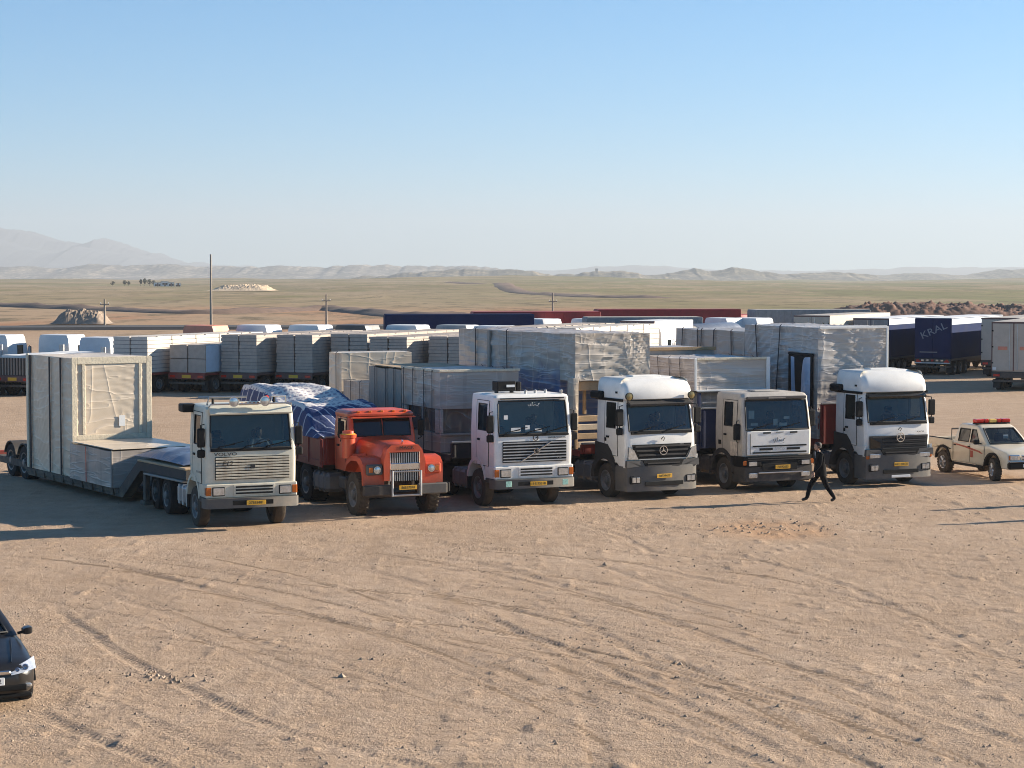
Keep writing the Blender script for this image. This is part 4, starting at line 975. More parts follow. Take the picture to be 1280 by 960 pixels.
def iveco(label, corner, yaw):
    A = R(yaw); c = gp(*corner); o = (c.x + 1.25 * math.cos(A), c.y + 1.25 * math.sin(A), 0)
    t = thing('lorry_tractor', label, 'lorry', o, A, 'lorry tractors parked in a row'); B = M['dirtywhite']; Fm = M['white']
    secs = [(1.10, .06, 1.21, .12, .03), (1.40, .05, 1.22, .12, .03), (1.80, .05, 1.225, .12, .03), (1.93, .06, 1.225, .12, .03), (2.02, .08, 1.222, .12, .03), (2.4, .14, 1.21, .12, .03), (2.76, .20, 1.19, .12, .03), (2.83, .215, 1.185, .12, .03), (2.93, .20, 1.18, .13, .03), (3.02, .28, 1.14, .15, .03)]
    ysd = [.38, .46, .56, .72, 1.26, 1.36, 1.66]
    cb = Cab(t, secs, XS, ysd, 1.90, B, ws=(3, 7, 0, 6), dw=(4, 6, 3, 4), quarter=None, sglass='glass', door=(0, 7, 1, 5), cap=.8)
    interior(t, 1.85, 1.96, 1.2); wipers(t, cb, 1.96, (-.95, .0), .05, cb.wind)
    G().box(-1.05, 1.05, .14, .22, 2.86, 2.955, .02).obj('visor_band', pm('dark_bronze_visor', (.06, .05, .045), .5), t)
    G().box(-.3, .3, .13, .141, 2.89, 2.925).obj('visor_label', M['board'], t)
    pn = G().box(-1.1, 1.1, .012, .05, 1.16, 1.90, .02).obj('front_panel', Fm, t)
    for x in (-.42, .52): G().box(x - .13, x + .13, .0, .014, 1.82, 1.865).obj('vent', M['black'], pn)
    g = G(); g.box(-.1, .16, .0, .014, 1.845, 1.865); g.obj('bonnet_catch', M['ink'], pn)
    for z, x0, x1 in ((1.44, -.92, .98), (1.24, -.92, .98)): G().box(x0, x1, -.002, .016, z - .025, z + .02).obj('slot', M['black'], pn)
    for x0, x1 in ((-.68, -.22), (.28, .74)): G().box(x0, x1, -.002, .016, 1.31, 1.375).obj('slot', M['black'], pn)
    text('IVECO', .11, M['alu'], pn, (.03, .008, 1.34), sx=1.1)
    squiggle(t, 'painted_writing', 'ink', SCRIPT, (.02, 1.62), .085, .008)
    G().tube([(-1.0, .006, 1.2), (-1.0, .006, 1.82)], .008, 4).obj('panel_seam', M['ink'], pn)
    prof = [(-1.26, .58), (-1.25, .18), (-1.18, .03), (0, -.03), (1.18, .03), (1.25, .18), (1.26, .58)]
    G().loft([[(x, y, z) for x, y in prof] for z in (.80, 1.13)]).obj('upper_bumper', M['black'], t, ang=40)
    for z in (1.08, 1.02): G().box(-1.1, 1.1, -.036, -.01, z - .012, z + .012).obj('bumper_rib', M['greyplastic'], t)
    bp = G().loft([[(x, y - .02, z) for x, y in prof] for z in (.36, .46, .70, .80)]).obj('bumper', M['greyplastic'], t, ang=40)
    G().box(-.62, .62, -.062, -.04, .70, .90, .01).obj('lower_grille', M['black'], bp)
    G().tube([(-.75, -.07, .62), (.80, -.07, .62)], .022, 6).obj('chrome_strip', M['alu'], bp)
    plate(t, .10, -.068, .79, par=bp, txt='71E92653')
    for e in (-1, 1):
        h = G().box(e * .88 - .24, e * .88 + .26, -.03, .05, .82, .99, .03).obj('headlight', M['black'], t)
        G().box(e * .93 - .14, e * .93 + .14, -.045, -.028, .84, .97, .02).obj('lens', M['lens'], h)
        G().box(e * .92 - .15, e * .92 + .15, -.06, .0, .47, .62, .02).obj('fog_light', M['lens'], bp)
        G().box(e * 1.18 - .06, e * 1.18 + .06, .0, .05, .86, 1.0, .02).obj('indicator', M['amber'], t)
        arch(t, e, 1.38, .55, .62, .76, .82, 1.25, 'greyplastic', 5, 175)
        for z in (.45, .74): G().box(e * 1.07 - .17, e * 1.07 + .17, .22, .72, z - .15, z + .11, .03).obj('step', M['greyplastic'], t)
        mirror(t, e * 1.40, .16, 1.62 if e < 0 else 2.0, 2.12 if e < 0 else 2.5, False, 'black', .22)
        G().box(e * 1.24 - .008, e * 1.24 + .008, 1.46, 1.60, 1.42, 1.55).obj('filler_flap', M['black'], t)
    G().tube([(-1.236, .72, 2.02), (-1.23, .78, 2.78)], .016, 5).obj('window_divider', M['black'], t)
    G().box(-1.250, -1.236, .40, .82, 1.12, 1.55, .01).obj('patched_panel', pm('peeling_paint', (.52, .44, .36), .8, var=.5, vs=7), t)
    chassis(t, drive=(4.9,), end=6.0, tankm='chassis', tanklen=1.7)
    G().box(-.4, .5, .8, 1.3, 3.06, 3.10, .02).obj('roof_hatch', B, t)
    for x, z, w, h in ((-.9, 2.1, .25, .08), (-.1, 2.15, .15, .2), (.1, 2.08, .28, .1), (.28, 2.28, .2, .08), (-.95, 2.4, .2, .25)): G().box(x, x + w, cb.yf(z) + .08, cb.yf(z) + .086, z - h / 2, z + h / 2).obj('dashboard_paper', M['paper'], t)
    return t
def mack(label, corner, yaw):
    A = R(yaw); c = gp(*corner); o = (c.x + 1.22 * math.cos(A), c.y + 1.22 * math.sin(A), 0)
    t = thing('lorry_tractor', label, 'lorry', o, A, 'lorry tractors parked in a row'); B = M['orange']
    # cab
    secs = [(.95, 1.66, .98, .10, .02), (1.30, 1.66, 1.0, .10, .02), (1.86, 1.66, 1.0, .10, .03), (1.93, 1.68, 1.0, .10, .03), (2.2, 1.76, .985, .10, .03), (2.42, 1.83, .965, .10, .03), (2.47, 1.85, .96, .10, .03), (2.53, 1.70, .975, .12, .04), (2.58, 1.70, .975, .14, .04), (2.63, 1.80, .93, .16, .04)]
    ysd = [1.96, 2.02, 2.10, 2.72, 2.82, 3.0]
    cb = Cab(t, secs, [-1, -.93, -.06, .06, .93, 1], ysd, 3.14, B, ws=None, dw=(3, 5, 2, 3), door=(0, 6, 1, 4), cap=.85)
    # windscreen, two panes standing in the frame
    for k, (a, b) in enumerate(((-.84, -.03), (.03, .84))):
        P = np.array([[(x, cb.yf(z) + .015 + .03 * abs(x) ** 2 - .022, z) for x in np.linspace(a, b, 4)] for z in (1.96, 2.2, 2.43)])
        p_ = G().grid(P).obj('windscreen', M['glassw'], t)
        lp = [tuple(P[0, j]) for j in range(4)] + [tuple(P[1, 3])] + [tuple(P[2, j]) for j in (3, 2, 1, 0)] + [tuple(P[1, 0])]
        G().tube(lp, .022, 5, True).obj('gasket', M['rubber'], p_, ang=80)
    # hood
    def hring(y, zt, w, zb): return [(x * w, y, zb + (zt - zb) * q) for x, q in ((-1, 0), (-1, .45), (-.97, .75), (-.86, .93), (-.6, 1.0), (0, 1.02), (.6, 1.0), (.86, .93), (.97, .75), (1, .45), (1, 0))]
    hd = G().loft([hring(.16, 1.72, .50, .85), hring(.22, 1.80, .54, .85), hring(.34, 1.84, .58, .85), hring(1.0, 1.90, .70, .88), hring(1.64, 1.95, .86, .95)]).obj('hood', B, t, ang=45)
    G().prism([(-.60, .84), (-.62, 1.35), (-.52, 1.70), (-.40, 1.82), (.40, 1.82), (.52, 1.70), (.62, 1.35), (.60, .84), (.44, .84), (.44, 1.62), (-.44, 1.62), (-.44, .84)], 'y', .0, .30).obj('grille_surround', B, t, ang=50)
    gr = G().box(-.44, .44, .10, .16, .80, 1.62).obj('grille', M['black'], t)
    me = G().box(-.014, .014, .04, .10, .82, 1.60, .004).mesh('grille_bar', M['alu'])
    for k in range(13): mobj('grille_bar', me, gr, (-.40 + k * .0667, 0, 0))
    G().box(-.43, .43, .0, .06, 1.13, 1.32, .02).obj('chrome_band', M['chrome'], gr)
    fr = G()
    fr.tube([(-.45, .02, .72), (-.45, .02, 1.63), (.45, .02, 1.63), (.45, .02, .72)], .022, 6); fr.obj('grille_frame', M['chrome'], gr)
    gd = G()
    for x in (-.42, .42): gd.tube([(x, -.16, .42), (x, -.16, 1.12)], .03, 6)
    gd.tube([(-.42, -.16, .44), (.42, -.16, .44)], .03, 6); gd.tube([(-.42, -.16, 1.1), (.42, -.16, 1.1)], .022, 6); gd.obj('bull_bar', M['alu'], t)
    plate(t, .02, -.20, .66, par=t, txt='36E17594')
    g = G(); g.tube([(0, .2, 1.84), (0, .16, 1.90), (0, .22, 1.96)], [.03, .035, .01], 6); g.obj('hood_ornament', M['chrome'], hd)
    text('MACK', .13, M['ink'], hd, (.06, -.006, 1.74), sx=1.2)
    for e in (-1, 1):
        # fenders with square lamp pods
        fp = [(.12, 1.02), (.14, 1.30), (.30, 1.44), (.70, 1.50), (1.15, 1.46), (1.50, 1.30), (1.70, 1.0), (1.60, 1.0), (1.45, 1.20), (1.10, 1.34), (.65, 1.36), (.35, 1.20), (.24, 1.0), (.22, .72), (.12, .72)]
        G().prism(fp, 'x', e * .56, e * 1.18).obj('fender', B, t, ang=40)
        h = G().box(e * .86 - .24, e * .86 + .24, .04, .20, 1.00, 1.30, .04).obj('headlight', M['lightgrey'] if e < 0 else B, t)
        lamp_round(h, (e * .80, .03, 1.15), .105, 'lamp', .05); G().box(e * .98 - .06, e * .98 + .06, .025, .045, 1.08, 1.22, .02).obj('indicator', M['amber'], h)
        G().box(e * .80 - .44, e * .80 + .44, -.10, .02, .44, .74, .03).obj('bumper', M['lightgrey'] if e > 0 else M['greyplastic'], t)
        G().box(e * 1.05 - .10, e * 1.05 + .30 * (1 if e > 0 else .8), -.02, .12, .46, .74, .03).obj('bumper_end', M['black'], t)
        mirror(t, e * 1.28, 1.72, 1.92, 2.40, False, 'black', .18)
        G().box(e * .9 - .22, e * .9 + .22, 1.75, 2.35, .45, .80, .04).obj('step', M['chassis'], t)
    ac = G(); ac.lathe([(0, .20), (.55, .20), (.57, .23), (.66, .24), (.68, .17), (.76, .16), (.78, .02)], 18, 'z', (-1.12, 1.50, 1.38)); ac.tube([(-1.12, 1.50, 1.45), (-.98, 1.3, 1.40), (-.70, 1.15, 1.45)], .10, 8)
    ac.obj('air_cleaner', B, t); G().lathe([(0, .215), (.10, .22), (.12, .17)], 18, 'z', (-1.12, 1.50, 1.95)).obj('air_cleaner_band', M['yellow'], t)
    ex = G(); ex.tube([(1.05, 3.0, .8), (1.05, 3.05, 1.6), (1.05, 3.05, 2.3)], .06, 8); ex.obj('exhaust_stack', M['chassis'], t)
    for x in (-.7, -.35, 0, .35, .7): G().box(x - .05, x + .05, 1.78, 1.86, 2.62, 2.67, .015).obj('marker_light', M['amber'], t)
    G().box(-.95, .95, 1.60, 1.76, 2.46, 2.50, .01).obj('sun_visor', B, t)
    chassis(t, drive=(5.0, 6.35), end=7.1, front_y=.95, r=.60, lug=30, ty=3.2)
    g = G(); g.box(-.7, .7, 1.9, 2.1, 1.5, 1.85, .05); g.obj('dashboard', M['dash'], t)
    return t
def lift(t, dz, keep=('wheel', 'chassis_frame', 'fuel_tank', 'mud_flap')):
    """high sprung chassis: body rides dz above the axles"""
    for ch in t.children:
        if ch.name.split('.')[0] not in keep: ch.location.z += dz
M['dull'] = pm('dull_amber_glass', (.30, .22, .09), .25, .3, var=.3)
M['glassw'] = glass('bluish_glass', (.5, .66, .75), .25)
T1 = volvo('cream white lorry cab with roof lamp bar and red beacon', (257, 636, .61), 23, 'cream', 1)
lift(T1, .18)
T2 = mack('orange red bonneted lorry with chrome grille and air cleaner', (454, 618, .68), 24)
lift(T2, .18)
T3 = volvo('white lorry cab with dark slatted grille and black roof box', (618, 611, .62), 24, 'white', 3)
lift(T3, .18)
for p_ in bpy.data.objects:
    if p_.name.startswith('person') and ('cream lorry' in p_['label'] or 'black roof box' in p_['label']): p_.location.z += .18
T4 = axor('white high roofed lorry with two round lamps beside its roof', (783, 613, .33), 27, 4)
T5 = iveco('weathered white flat roofed lorry with black writing on its front', (929, 601, .40), 23)
T6 = axor('white high roofed lorry without roof lamps beside the pickup', (1082, 597, .33), 23, 6)
# ------------------------------------------------------------------ trailers and loads of the front row
def wrapbox(name, parent, mat, x0, x1, y0, y1, z0, z1, amp=.035, seed=0, res=.11, style='horiz'):
    """box whose five faces are creased film: real folds, not only relief"""
    g = G()
    def face(o, u, v, nrm, sd):
        o, u, v, nrm = [np.array(q, float) for q in (o, u, v, nrm)]
        lu, lv = np.linalg.norm(u), np.linalg.norm(v); nu, nv = max(3, int(lu / res)), max(3, int(lv / res))
        a, b = np.meshgrid(np.linspace(0, 1, nu + 1), np.linspace(0, 1, nv + 1))
        P = o + a[..., None] * u + b[..., None] * v
        ed = sstep(0, .12, np.minimum(np.minimum(a * lu, (1 - a) * lu), np.minimum(b * lv, (1 - b) * lv)))
        U, V = a * lu, b * lv; n_ = fbm(U * .55 + sd, V * .8, sd + 5, 3)
        if style == 'swag': ph = V * 3.6 + 3.0 * (a - .5 - .35 * math.sin(sd)) ** 2 * lu + 1.9 * n_
        elif style == 'vert': ph = U * 3.0 + .4 * V + 2.2 * n_
        else: ph = V * 2.4 + .25 * U * math.sin(sd * 1.7) + 2.4 * n_
        fold = np.abs(np.sin(ph * math.pi)) ** .7; q2 = fbm(U * 1.3, V * 1.3, sd + 7, 3) - .5
        P += nrm * ((amp * (.55 - fold) * (.35 + 1.3 * fbm(U * .6 + 9, V * .6, sd + 19, 2)) + amp * 1.5 * q2) * ed)[..., None]
        jx = .03 * (vnoise(P[..., 1] * 1.3 + P[..., 0], P[..., 2] * 1.3, sd * 0 + seed + 1) - .5); jz = .05 * (vnoise(P[..., 0] * 1.1 + 5, P[..., 1] * 1.1, seed + 2) - .5)
        P[..., 0] += jx; P[..., 2] += jz * (P[..., 2] > (z0 + z1) / 2)
        g.grid(P)
    dx, dy, dz = x1 - x0, y1 - y0, z1 - z0
    face((x0, y1, z0), (0, -dy, 0), (0, 0, dz), (-1, 0, 0), seed + 11)
    face((x1, y0, z0), (0, dy, 0), (0, 0, dz), (1, 0, 0), seed + 12)
    face((x0, y0, z0), (dx, 0, 0), (0, 0, dz), (0, -1, 0), seed + 13)
    face((x1, y1, z0), (-dx, 0, 0), (0, 0, dz), (0, 1, 0), seed + 14)
    face((x0, y0, z1), (dx, 0, 0), (0, dy, 0), (0, 0, 1), seed + 15)
    g.add([(x0, y0, z0), (x1, y0, z0), (x1, y1, z0), (x0, y1, z0)], [(0, 3, 2, 1)])
    return g.obj(name, mat, parent, ang=50)
def straps(root, x0, x1, z0, z1, ys, w=.06, lean=0.):
    """each strap: up the near side, over the top and down again"""
    for y in ys:
        t = lean * (random.random() - .5)
        g = G(); q = .022
        g.add([(x0 - .045, y - w / 2 + t, z0), (x0 - .045, y + w / 2 + t, z0), (x0 - .045, y + w / 2, z1), (x0 - .045, y - w / 2, z1), (x0 + .02, y - w / 2, z1 + .05), (x0 + .02, y + w / 2, z1 + .05), (x1 - .02, y + w / 2, z1 + .05), (x1 - .02, y - w / 2, z1 + .05), (x1 + .045, y - w / 2, z1), (x1 + .045, y + w / 2, z1), (x1 + .045, y + w / 2, z0), (x1 + .045, y - w / 2, z0)],
              [(0, 1, 2, 3), (3, 2, 5, 4), (4, 5, 6, 7), (7, 6, 9, 8), (8, 9, 10, 11)])
        g.obj('strap', M['strap'], root)
def batten(root, x0, x1, y0, y1, z0, z1, mat='wood', name='batten'): return G().box(x0, x1, y0, y1, z0, z1, .012).obj(name, M[mat], root)
def flatbed(label, o, yaw, y0, y1, color, side=0., head=0., zd=1.28, axles=3, wrear=1.4, group='flatbed trailers behind the front row', name='flatbed_trailer', sidefrom=None):
    t = thing(name, label, 'trailer', o, R(yaw), group); C_ = M[color]
    g = G()
    for e in (-.48, .48): g.box(e - .07, e + .07, y0 + .3, y1 - .1, zd - .45, zd - .12, .01)
    for k in range(int((y1 - y0) / 1.2)): g.box(-1.2, 1.2, y0 + .5 + k * 1.2, y0 + .6 + k * 1.2, zd - .26, zd - .121)
    g.obj('frame', M['chassis'], t)
    G().box(-1.25, 1.25, y0, y1, zd - .12, zd, .01).obj('deck', M['chassis'], t)
    for e in (-1, 1): G().box(e * 1.26 - .02, e * 1.26 + .02, y0, y1, zd - .17, zd + .02, .008).obj('edge_rail', C_, t)
    if side:
        y = sidefrom or y0 + .06
        while y < y1 - .5:
            for e in (-1, 1):
                s = G(); s.box(e * 1.25 - .025, e * 1.25 + .025, y, min(y + 2.3, y1), zd + .021, zd + side, .01)
                b = s.obj('side_board', C_, t)
                for q in (.02, 1.12, 2.2):
                    if y + q < y1: G().box(e * 1.285 - .02, e * 1.285 + .02, y + q, y + q + .09, zd - .1, zd + side + .02, .008).obj('stanchion', C_, b)
            y += 2.34
    if head:
        hb = G().box(-1.25, 1.25, y0 - .07, y0 - .004, zd - .1, zd + head, .015).obj('headboard', C_, t)
        for x in (-1.18, -.6, 0, .6, 1.12): G().box(x, x + .07, y0 - .11, y0 - .071, zd - .05, zd + head, .01).obj('headboard_rib', C_, hb)
        G().box(-1.25, 1.25, y0 - .125, y0 - .07, zd + head + .001, zd + head + .06, .01).obj('headboard_cap', M['alu'], hb)
    for k in range(axles):
        y = y1 - wrear - k * 1.32
        G().cyl((-.95, y, .5), (.95, y, .5), .075, n=8).obj('axle', M['chassis'], t)
        for e in (-1, 1): wheel(t, e * .95, y, .5, .42)
    for e in (-1, 1):
        g = G(); g.box(e * .72 - .06, e * .72 + .06, y0 + 2.5, y0 + 2.64, .35, zd - .13); g.box(e * .72 - .12, e * .72 + .12, y0 + 2.45, y0 + 2.69, .30, .36); g.obj('landing_leg', M['chassis'], t)
    return t
def crate(label, o, yaw, name='wrapped_crate', group='film wrapped crates on the front row trailers', cat='crate'): return thing(name, label, cat, o, R(yaw), group)
o1 = T1.location; A1 = R(23); KP = (o1.x - 3.9 * math.sin(A1), o1.y + 3.9 * math.cos(A1), 0)
# --- low loader behind the cream lorry
t = thing('low_loader_trailer', 'gooseneck low loader trailer behind the cream lorry', 'trailer', KP, R(32), 'trailers behind the front row')
g = G()
for e in (-1, 1): g.prism([(-1.0, 1.10), (-1.0, 1.36), (2.5, 1.36), (4.0, .42), (12.0, .42), (12.4, .62), (15.2, .62), (15.2, .40), (12.3, .40), (11.9, .20), (3.7, .20), (2.3, 1.10)], 'x', e * .95, e * 1.25)
for y in (-.9, .2, 1.3, 2.4): g.box(-.95, .95, y, y + .12, 1.15, 1.34)
g.obj('frame', M['chassis'], t, ang=20)
G().box(-1.28, 1.28, -1.0, 2.45, 1.362, 1.42, .01).obj('neck_deck', M['plywood'], t)
G().box(-1.28, 1.28, 3.95, 12.0, .30, .44, .01).obj('deck', M['chassis'], t)
for k, y in enumerate((12.42, 13.73)):
    G().cyl((-1, y, .5), (1, y, .5), .08, n=8).obj('axle', M['chassis'], t)
    for e in (-1, 1): wheel(t, e * .98, y, .56, .5)
    for e in (-1, 1): arch(t, e, y, .55, .60, .64, .72, 1.26, 'chassis', 20, 160, 'mudguard')
for e in (-1, 1):
    G().box(e * 1.1 - .08, e * 1.1 + .08, 2.1, 2.3, .25, 1.1, .02).obj('landing_leg', M['chassis'], t); G().box(e * 1.1 - .14, e * 1.1 + .14, 2.02, 2.38, .12, .25, .02).obj('leg_foot', M['chassis'], t)
    G().box(e * 1.05 - .28, e * 1.05 + .28, -.9, 1.9, 1.02, 1.08, .02).obj('mudguard', M['board'], t)
for k in range(9): G().box(-1.31, -1.281, 4.3 + k * .85, 4.42 + k * .85, .22, .40, .01).obj('lashing_bracket', M['greyplastic'], t)
G().box(-1.2, 1.2, 15.2, 15.3, .45, .75, .02).obj('rear_bumper', M['red'], t)
c = crate('tall pale film wrapped crate on the low loader', KP, 32, 'tall_wrapped_crate')
wrapbox('film', c, M['filmw'], -1.28, 1.28, 7.70, 11.75, .45, 4.05, .016, 3, .07, 'swag')
for x0, x1, z0, z1 in ((-1.31, -1.13, .46, 4.08), (1.13, 1.31, .46, 4.08), (-1.128, 1.128, 3.86, 4.08), (-1.128, 1.128, 1.55, 1.72), (-.97, -.86, 1.722, 3.858), (.88, .98, 1.722, 3.858)): batten(c, x0, x1, 7.668, 7.695, z0, z1, 'creamfilm', 'edge_batten')
for y, w in ((8.55, .09), (9.55, .09), (11.35, .1)): G().box(-1.345, -1.325, y, y + w, .46, 4.04).obj('strap', M['strap'], c)
batten(c, -1.34, -1.29, 11.62, 11.80, .46, 4.08, 'creamfilm', 'edge_batten')
G().box(.22, .42, 7.672, 7.68, 1.95, 2.28).obj('paper_label', M['paper'], c)
c = crate('low grey boarded crate in front of the tall crate', KP, 32, 'low_crate')
wrapbox('film', c, M['film'], -1.42, 1.25, 4.05, 7.6, .45, 1.50, .012, 9)
batten(c, -1.46, -1.42, 4.02, 4.10, .46, 1.52, 'board', 'edge_batten'); G().box(-1.462, -1.446, 6.1, 6.13, .46, 1.5).obj('tape', M['redlens'], c)
lid = G().box(-1.40, 1.24, 4.06, 7.58, 1.54, 1.565, .01).obj('lid', M['filmw'], c)
c = crate('grey tarpaulin bundle lying on the low loader gooseneck', KP, 32, 'tarpaulin_bundle', cat='tarpaulin', group=None)
xs = np.linspace(-1.15, 1.15, 20); ys_ = np.linspace(-.6, 3.2, 30); X, Y = np.meshgrid(xs, ys_)
Z = 1.43 + .34 * np.clip(1 - (X / 1.17) ** 2, 0, 1) ** .6 * np.clip(1 - ((Y - 1.3) / 1.95) ** 2, 0, 1) ** .6 * (.6 + .7 * fbm(X * 1.2, Y * 1.2, 5, 3))
G().grid(np.stack([X, Y, Z], -1)).obj('sheet', wrapmat('blue_grey_tarp', (.16, .19, .25), stretch=(2, 2, 2), strength=.6), c, ang=180)
# --- red trailer with striped tarpaulin
o2 = T2.location
flatbed('dark red dropside trailer behind the orange lorry', o2, 24, 3.3, 13.2, 'red', side=.62, head=.66)
c = crate('bundles under a blue and white striped tarpaulin on the red trailer', o2, 24, 'tarpaulin_load', cat='tarpaulin')
def tarp():
    nu, nv = 46, 90; ys2 = np.linspace(3.55, 12.0, nv); us = np.linspace(-1, 1, nu); P = np.zeros((nv, nu, 3)); mi = []
    top = np.interp(ys2, [3.55, 4.3, 4.9, 5.6, 6.6, 7.3, 8.0, 8.9, 10.5, 11.6, 12.0], [1.95, 2.12, 2.55, 2.74, 2.76, 2.62, 2.74, 3.0, 3.04, 2.96, 1.95])
    for i, y in enumerate(ys2):
        for j, u in enumerate(us):
            a = abs(u); s = math.copysign(1, u)
            if a < .66: x = u / .66 * 1.16; z = top[i] + .05 * math.cos(u / .66 * 1.57)
            else:
                q = (a - .66) / .34; x = s * (1.16 + .16 * q ** .6); z = top[i] + (1.90 - top[i]) * q
            n = float(vnoise(np.array(x * 2.1 + 4), np.array(y * 1.9), 5)) - .5; m = abs(2 * float(fbm(np.array(x * 1.2 + y * .7), np.array(y * 2.6), 8, 3)) - 1)
            P[i, j] = (x + (.07 * n if a > .66 else 0) * s, y + .05 * n, z + (.06 * n + .06 * (.5 - m)) * (1 if a < .8 else .35) + .05 * math.sin(x * 5 + y * 1.2) * (a < .66))
    g = G(); g.grid(P); g.mi = []
    for i in range(nv - 1):
        for j in range(nu - 1):
            a = abs(us[j]); yy = ys2[i]
            g.mi.append(0 if (a < .72 and yy > 5.2 and not (yy > 7.0 and yy < 7.4) and (us[j] < .55 or yy > 8.6)) else 1)
    return g.obj('sheet', [M['tarpw'], M['tarpb']], c, ang=180)
def plaid(name, base, line, sc, wid, extra=None):
    t = NT(name); tc = t.n('TexCoord').outputs['Object']; x = t.n('SeparateXYZ'); t.set(x.inputs[0], tc)
    w = t.math('MULTIPLY', t.math('SUBTRACT', t.noise(tc, 1.5, 3), .5), .25)
    def st(v, f, wd): return t.math('LESS_THAN', t.math('FRACT', t.math('MULTIPLY', t.math('ADD', v, w), f)), wd)
    k = st(t.math('MULTIPLY_ADD', x.outputs[1], .55, x.outputs[0]), sc, wid) if extra == 2 else t.math('MULTIPLY', st(x.outputs[1], sc, wid), st(x.outputs[0], sc * 1.3, .62))
    n = t.noise(t.coords(), 5, 5); bs_ = t.mix(n, tuple(q * .8 for q in base) + (1,), tuple(min(1, q * 1.2) for q in base) + (1,))
    cc = t.mix(k, bs_, c4(line)); t.bsdf(cc, .75, 0, t.bump(n, .5, .06)).inputs['Specular IOR Level'].default_value = .2; return t.m
M['tarpw'] = plaid('white_patterned_tarp', (.64, .61, .58), (.30, .28, .33), 4.2, .40, 1)
M['tarpb'] = plaid('navy_striped_tarp', (.045, .065, .15), (.40, .42, .48), 3.4, .15, 2)
tarp()
# --- white lorry with black roof box
o3 = T3.location
flatbed('dark flatbed trailer under the grey crates', o3, 24, 3.3, 14.6, 'chassis', head=.35)
c = crate('grey film wrapped crate with an open brown window over the trailer front', o3, 24)
wrapbox('film', c, M['film'], -1.30, 1.30, 4.0, 7.2, 2.58, 3.68, .03, 21)
wrapbox('lower_film', c, M['brownfilm'], -1.12, 1.26, 4.25, 7.1, 1.85, 2.58, .05, 23, style='vert')
wrapbox('base_film', c, M['film'], -1.26, 1.28, 4.05, 7.15, 1.30, 1.84, .02, 24)
for y0_, y1_, z0_, z1_ in ((4.12, 4.4, 1.86, 2.56), (6.8, 7.18, 1.86, 2.56)): batten(c, -1.30, -1.2, y0_, y1_, z0_, z1_, 'film', 'corner_film')
for x in (-1.29, 1.2): batten(c, x, x + .09, 3.96, 4.05, 1.86, 2.57, 'film', 'corner_film')
batten(c, -1.335, -1.29, 4.02, 7.18, 3.66, 3.74, 'creamfilm', 'edge_batten'); batten(c, -1.33, 1.33, 3.955, 4.0, 3.66, 3.74, 'creamfilm', 'edge_batten'); batten(c, -1.3, 1.3, 3.93, 4.04, 1.80, 1.86, 'board', 'edge_batten')
for y in (5.5,): G().box(-1.26, -1.20, y, y + .10, 1.86, 2.57, .01).obj('post', M['board'], c)
straps(c, -1.31, 1.31, 1.30, 3.70, (4.5, 5.2, 6.1, 6.9))
c = crate('grey boarded crate in the middle of the dark flatbed', o3, 24)
wrapbox('film', c, M['board'], -1.26, 1.26, 7.35, 10.3, 1.30, 3.60, .008, 31); straps(c, -1.27, 1.27, 1.3, 3.62, (7.9, 8.6, 9.6))
G().box(-1.25, 1.25, 7.4, 10.2, 3.64, 3.67, .01).obj('lid', M['plywood'], c)
c = crate('lower grey crate behind the middle crate of the dark flatbed', o3, 24)
wrapbox('film', c, M['film'], -1.24, 1.24, 10.4, 12.9, 1.30, 3.05, .012, 33); straps(c, -1.25, 1.25, 1.3, 3.06, (11.1, 12.0))
c = crate('tall narrow pale crate at the tail of the dark flatbed', o3, 24)
wrapbox('film', c, M['filmw'], -1.26, 1.30, 13.0, 14.3, 1.30, 3.92, .02, 35); straps(c, -1.28, 1.32, 1.3, 3.92, (13.4,), .08)
# --- first high roofed lorry
o4 = T4.location
flatbed('dark red flatbed trailer under the tall blue wrapped load', o4, 27, 2.85, 13.0, 'red', head=.2)
c = crate('tall blue and grey film wrapped load open at its timber front', o4, 27)
wrapbox('film', c, M['filmb'], -1.32, 1.32, 4.0, 11.3, 1.32, 4.86, .045, 41, .11)
wrapbox('front_film', c, M['filmb2'] if 'filmb2' in M else M['film'], -1.33, 1.33, 3.0, 4.0, 3.42, 4.88, .06, 43, .09, 'swag')
for x in (-1.32, 1.22): batten(c, x, x + .10, 3.02, 3.12, 1.32, 3.42, 'wood', 'post')
batten(c, -1.30, 1.30, 3.14, 3.30, 3.12, 3.40, 'plywood', 'beam')
for k, z in enumerate((1.36, 1.62, 1.90, 2.16)): batten(c, -1.20, 1.20, 3.05 + .03 * (k % 2), 3.20, z, z + .18, 'plywood' if k % 2 else 'paleboard', 'plank')
for x in (-.75, .1, .7): batten(c, x, x + .09, 3.5, 3.6, 2.35, 3.40, 'wood', 'post')
wrapbox('torn_film', c, M['filmw'], -1.42, -1.24, 2.96, 3.34, 1.9, 3.5, .05, 47, .08, style='vert')
straps(c, -1.33, 1.33, 1.4, 4.88, (7.6, 9.9), .07, .6)
batten(c, -1.40, -1.34, 8.8, 8.98, 1.4, 4.84, 'board', 'edge_batten')
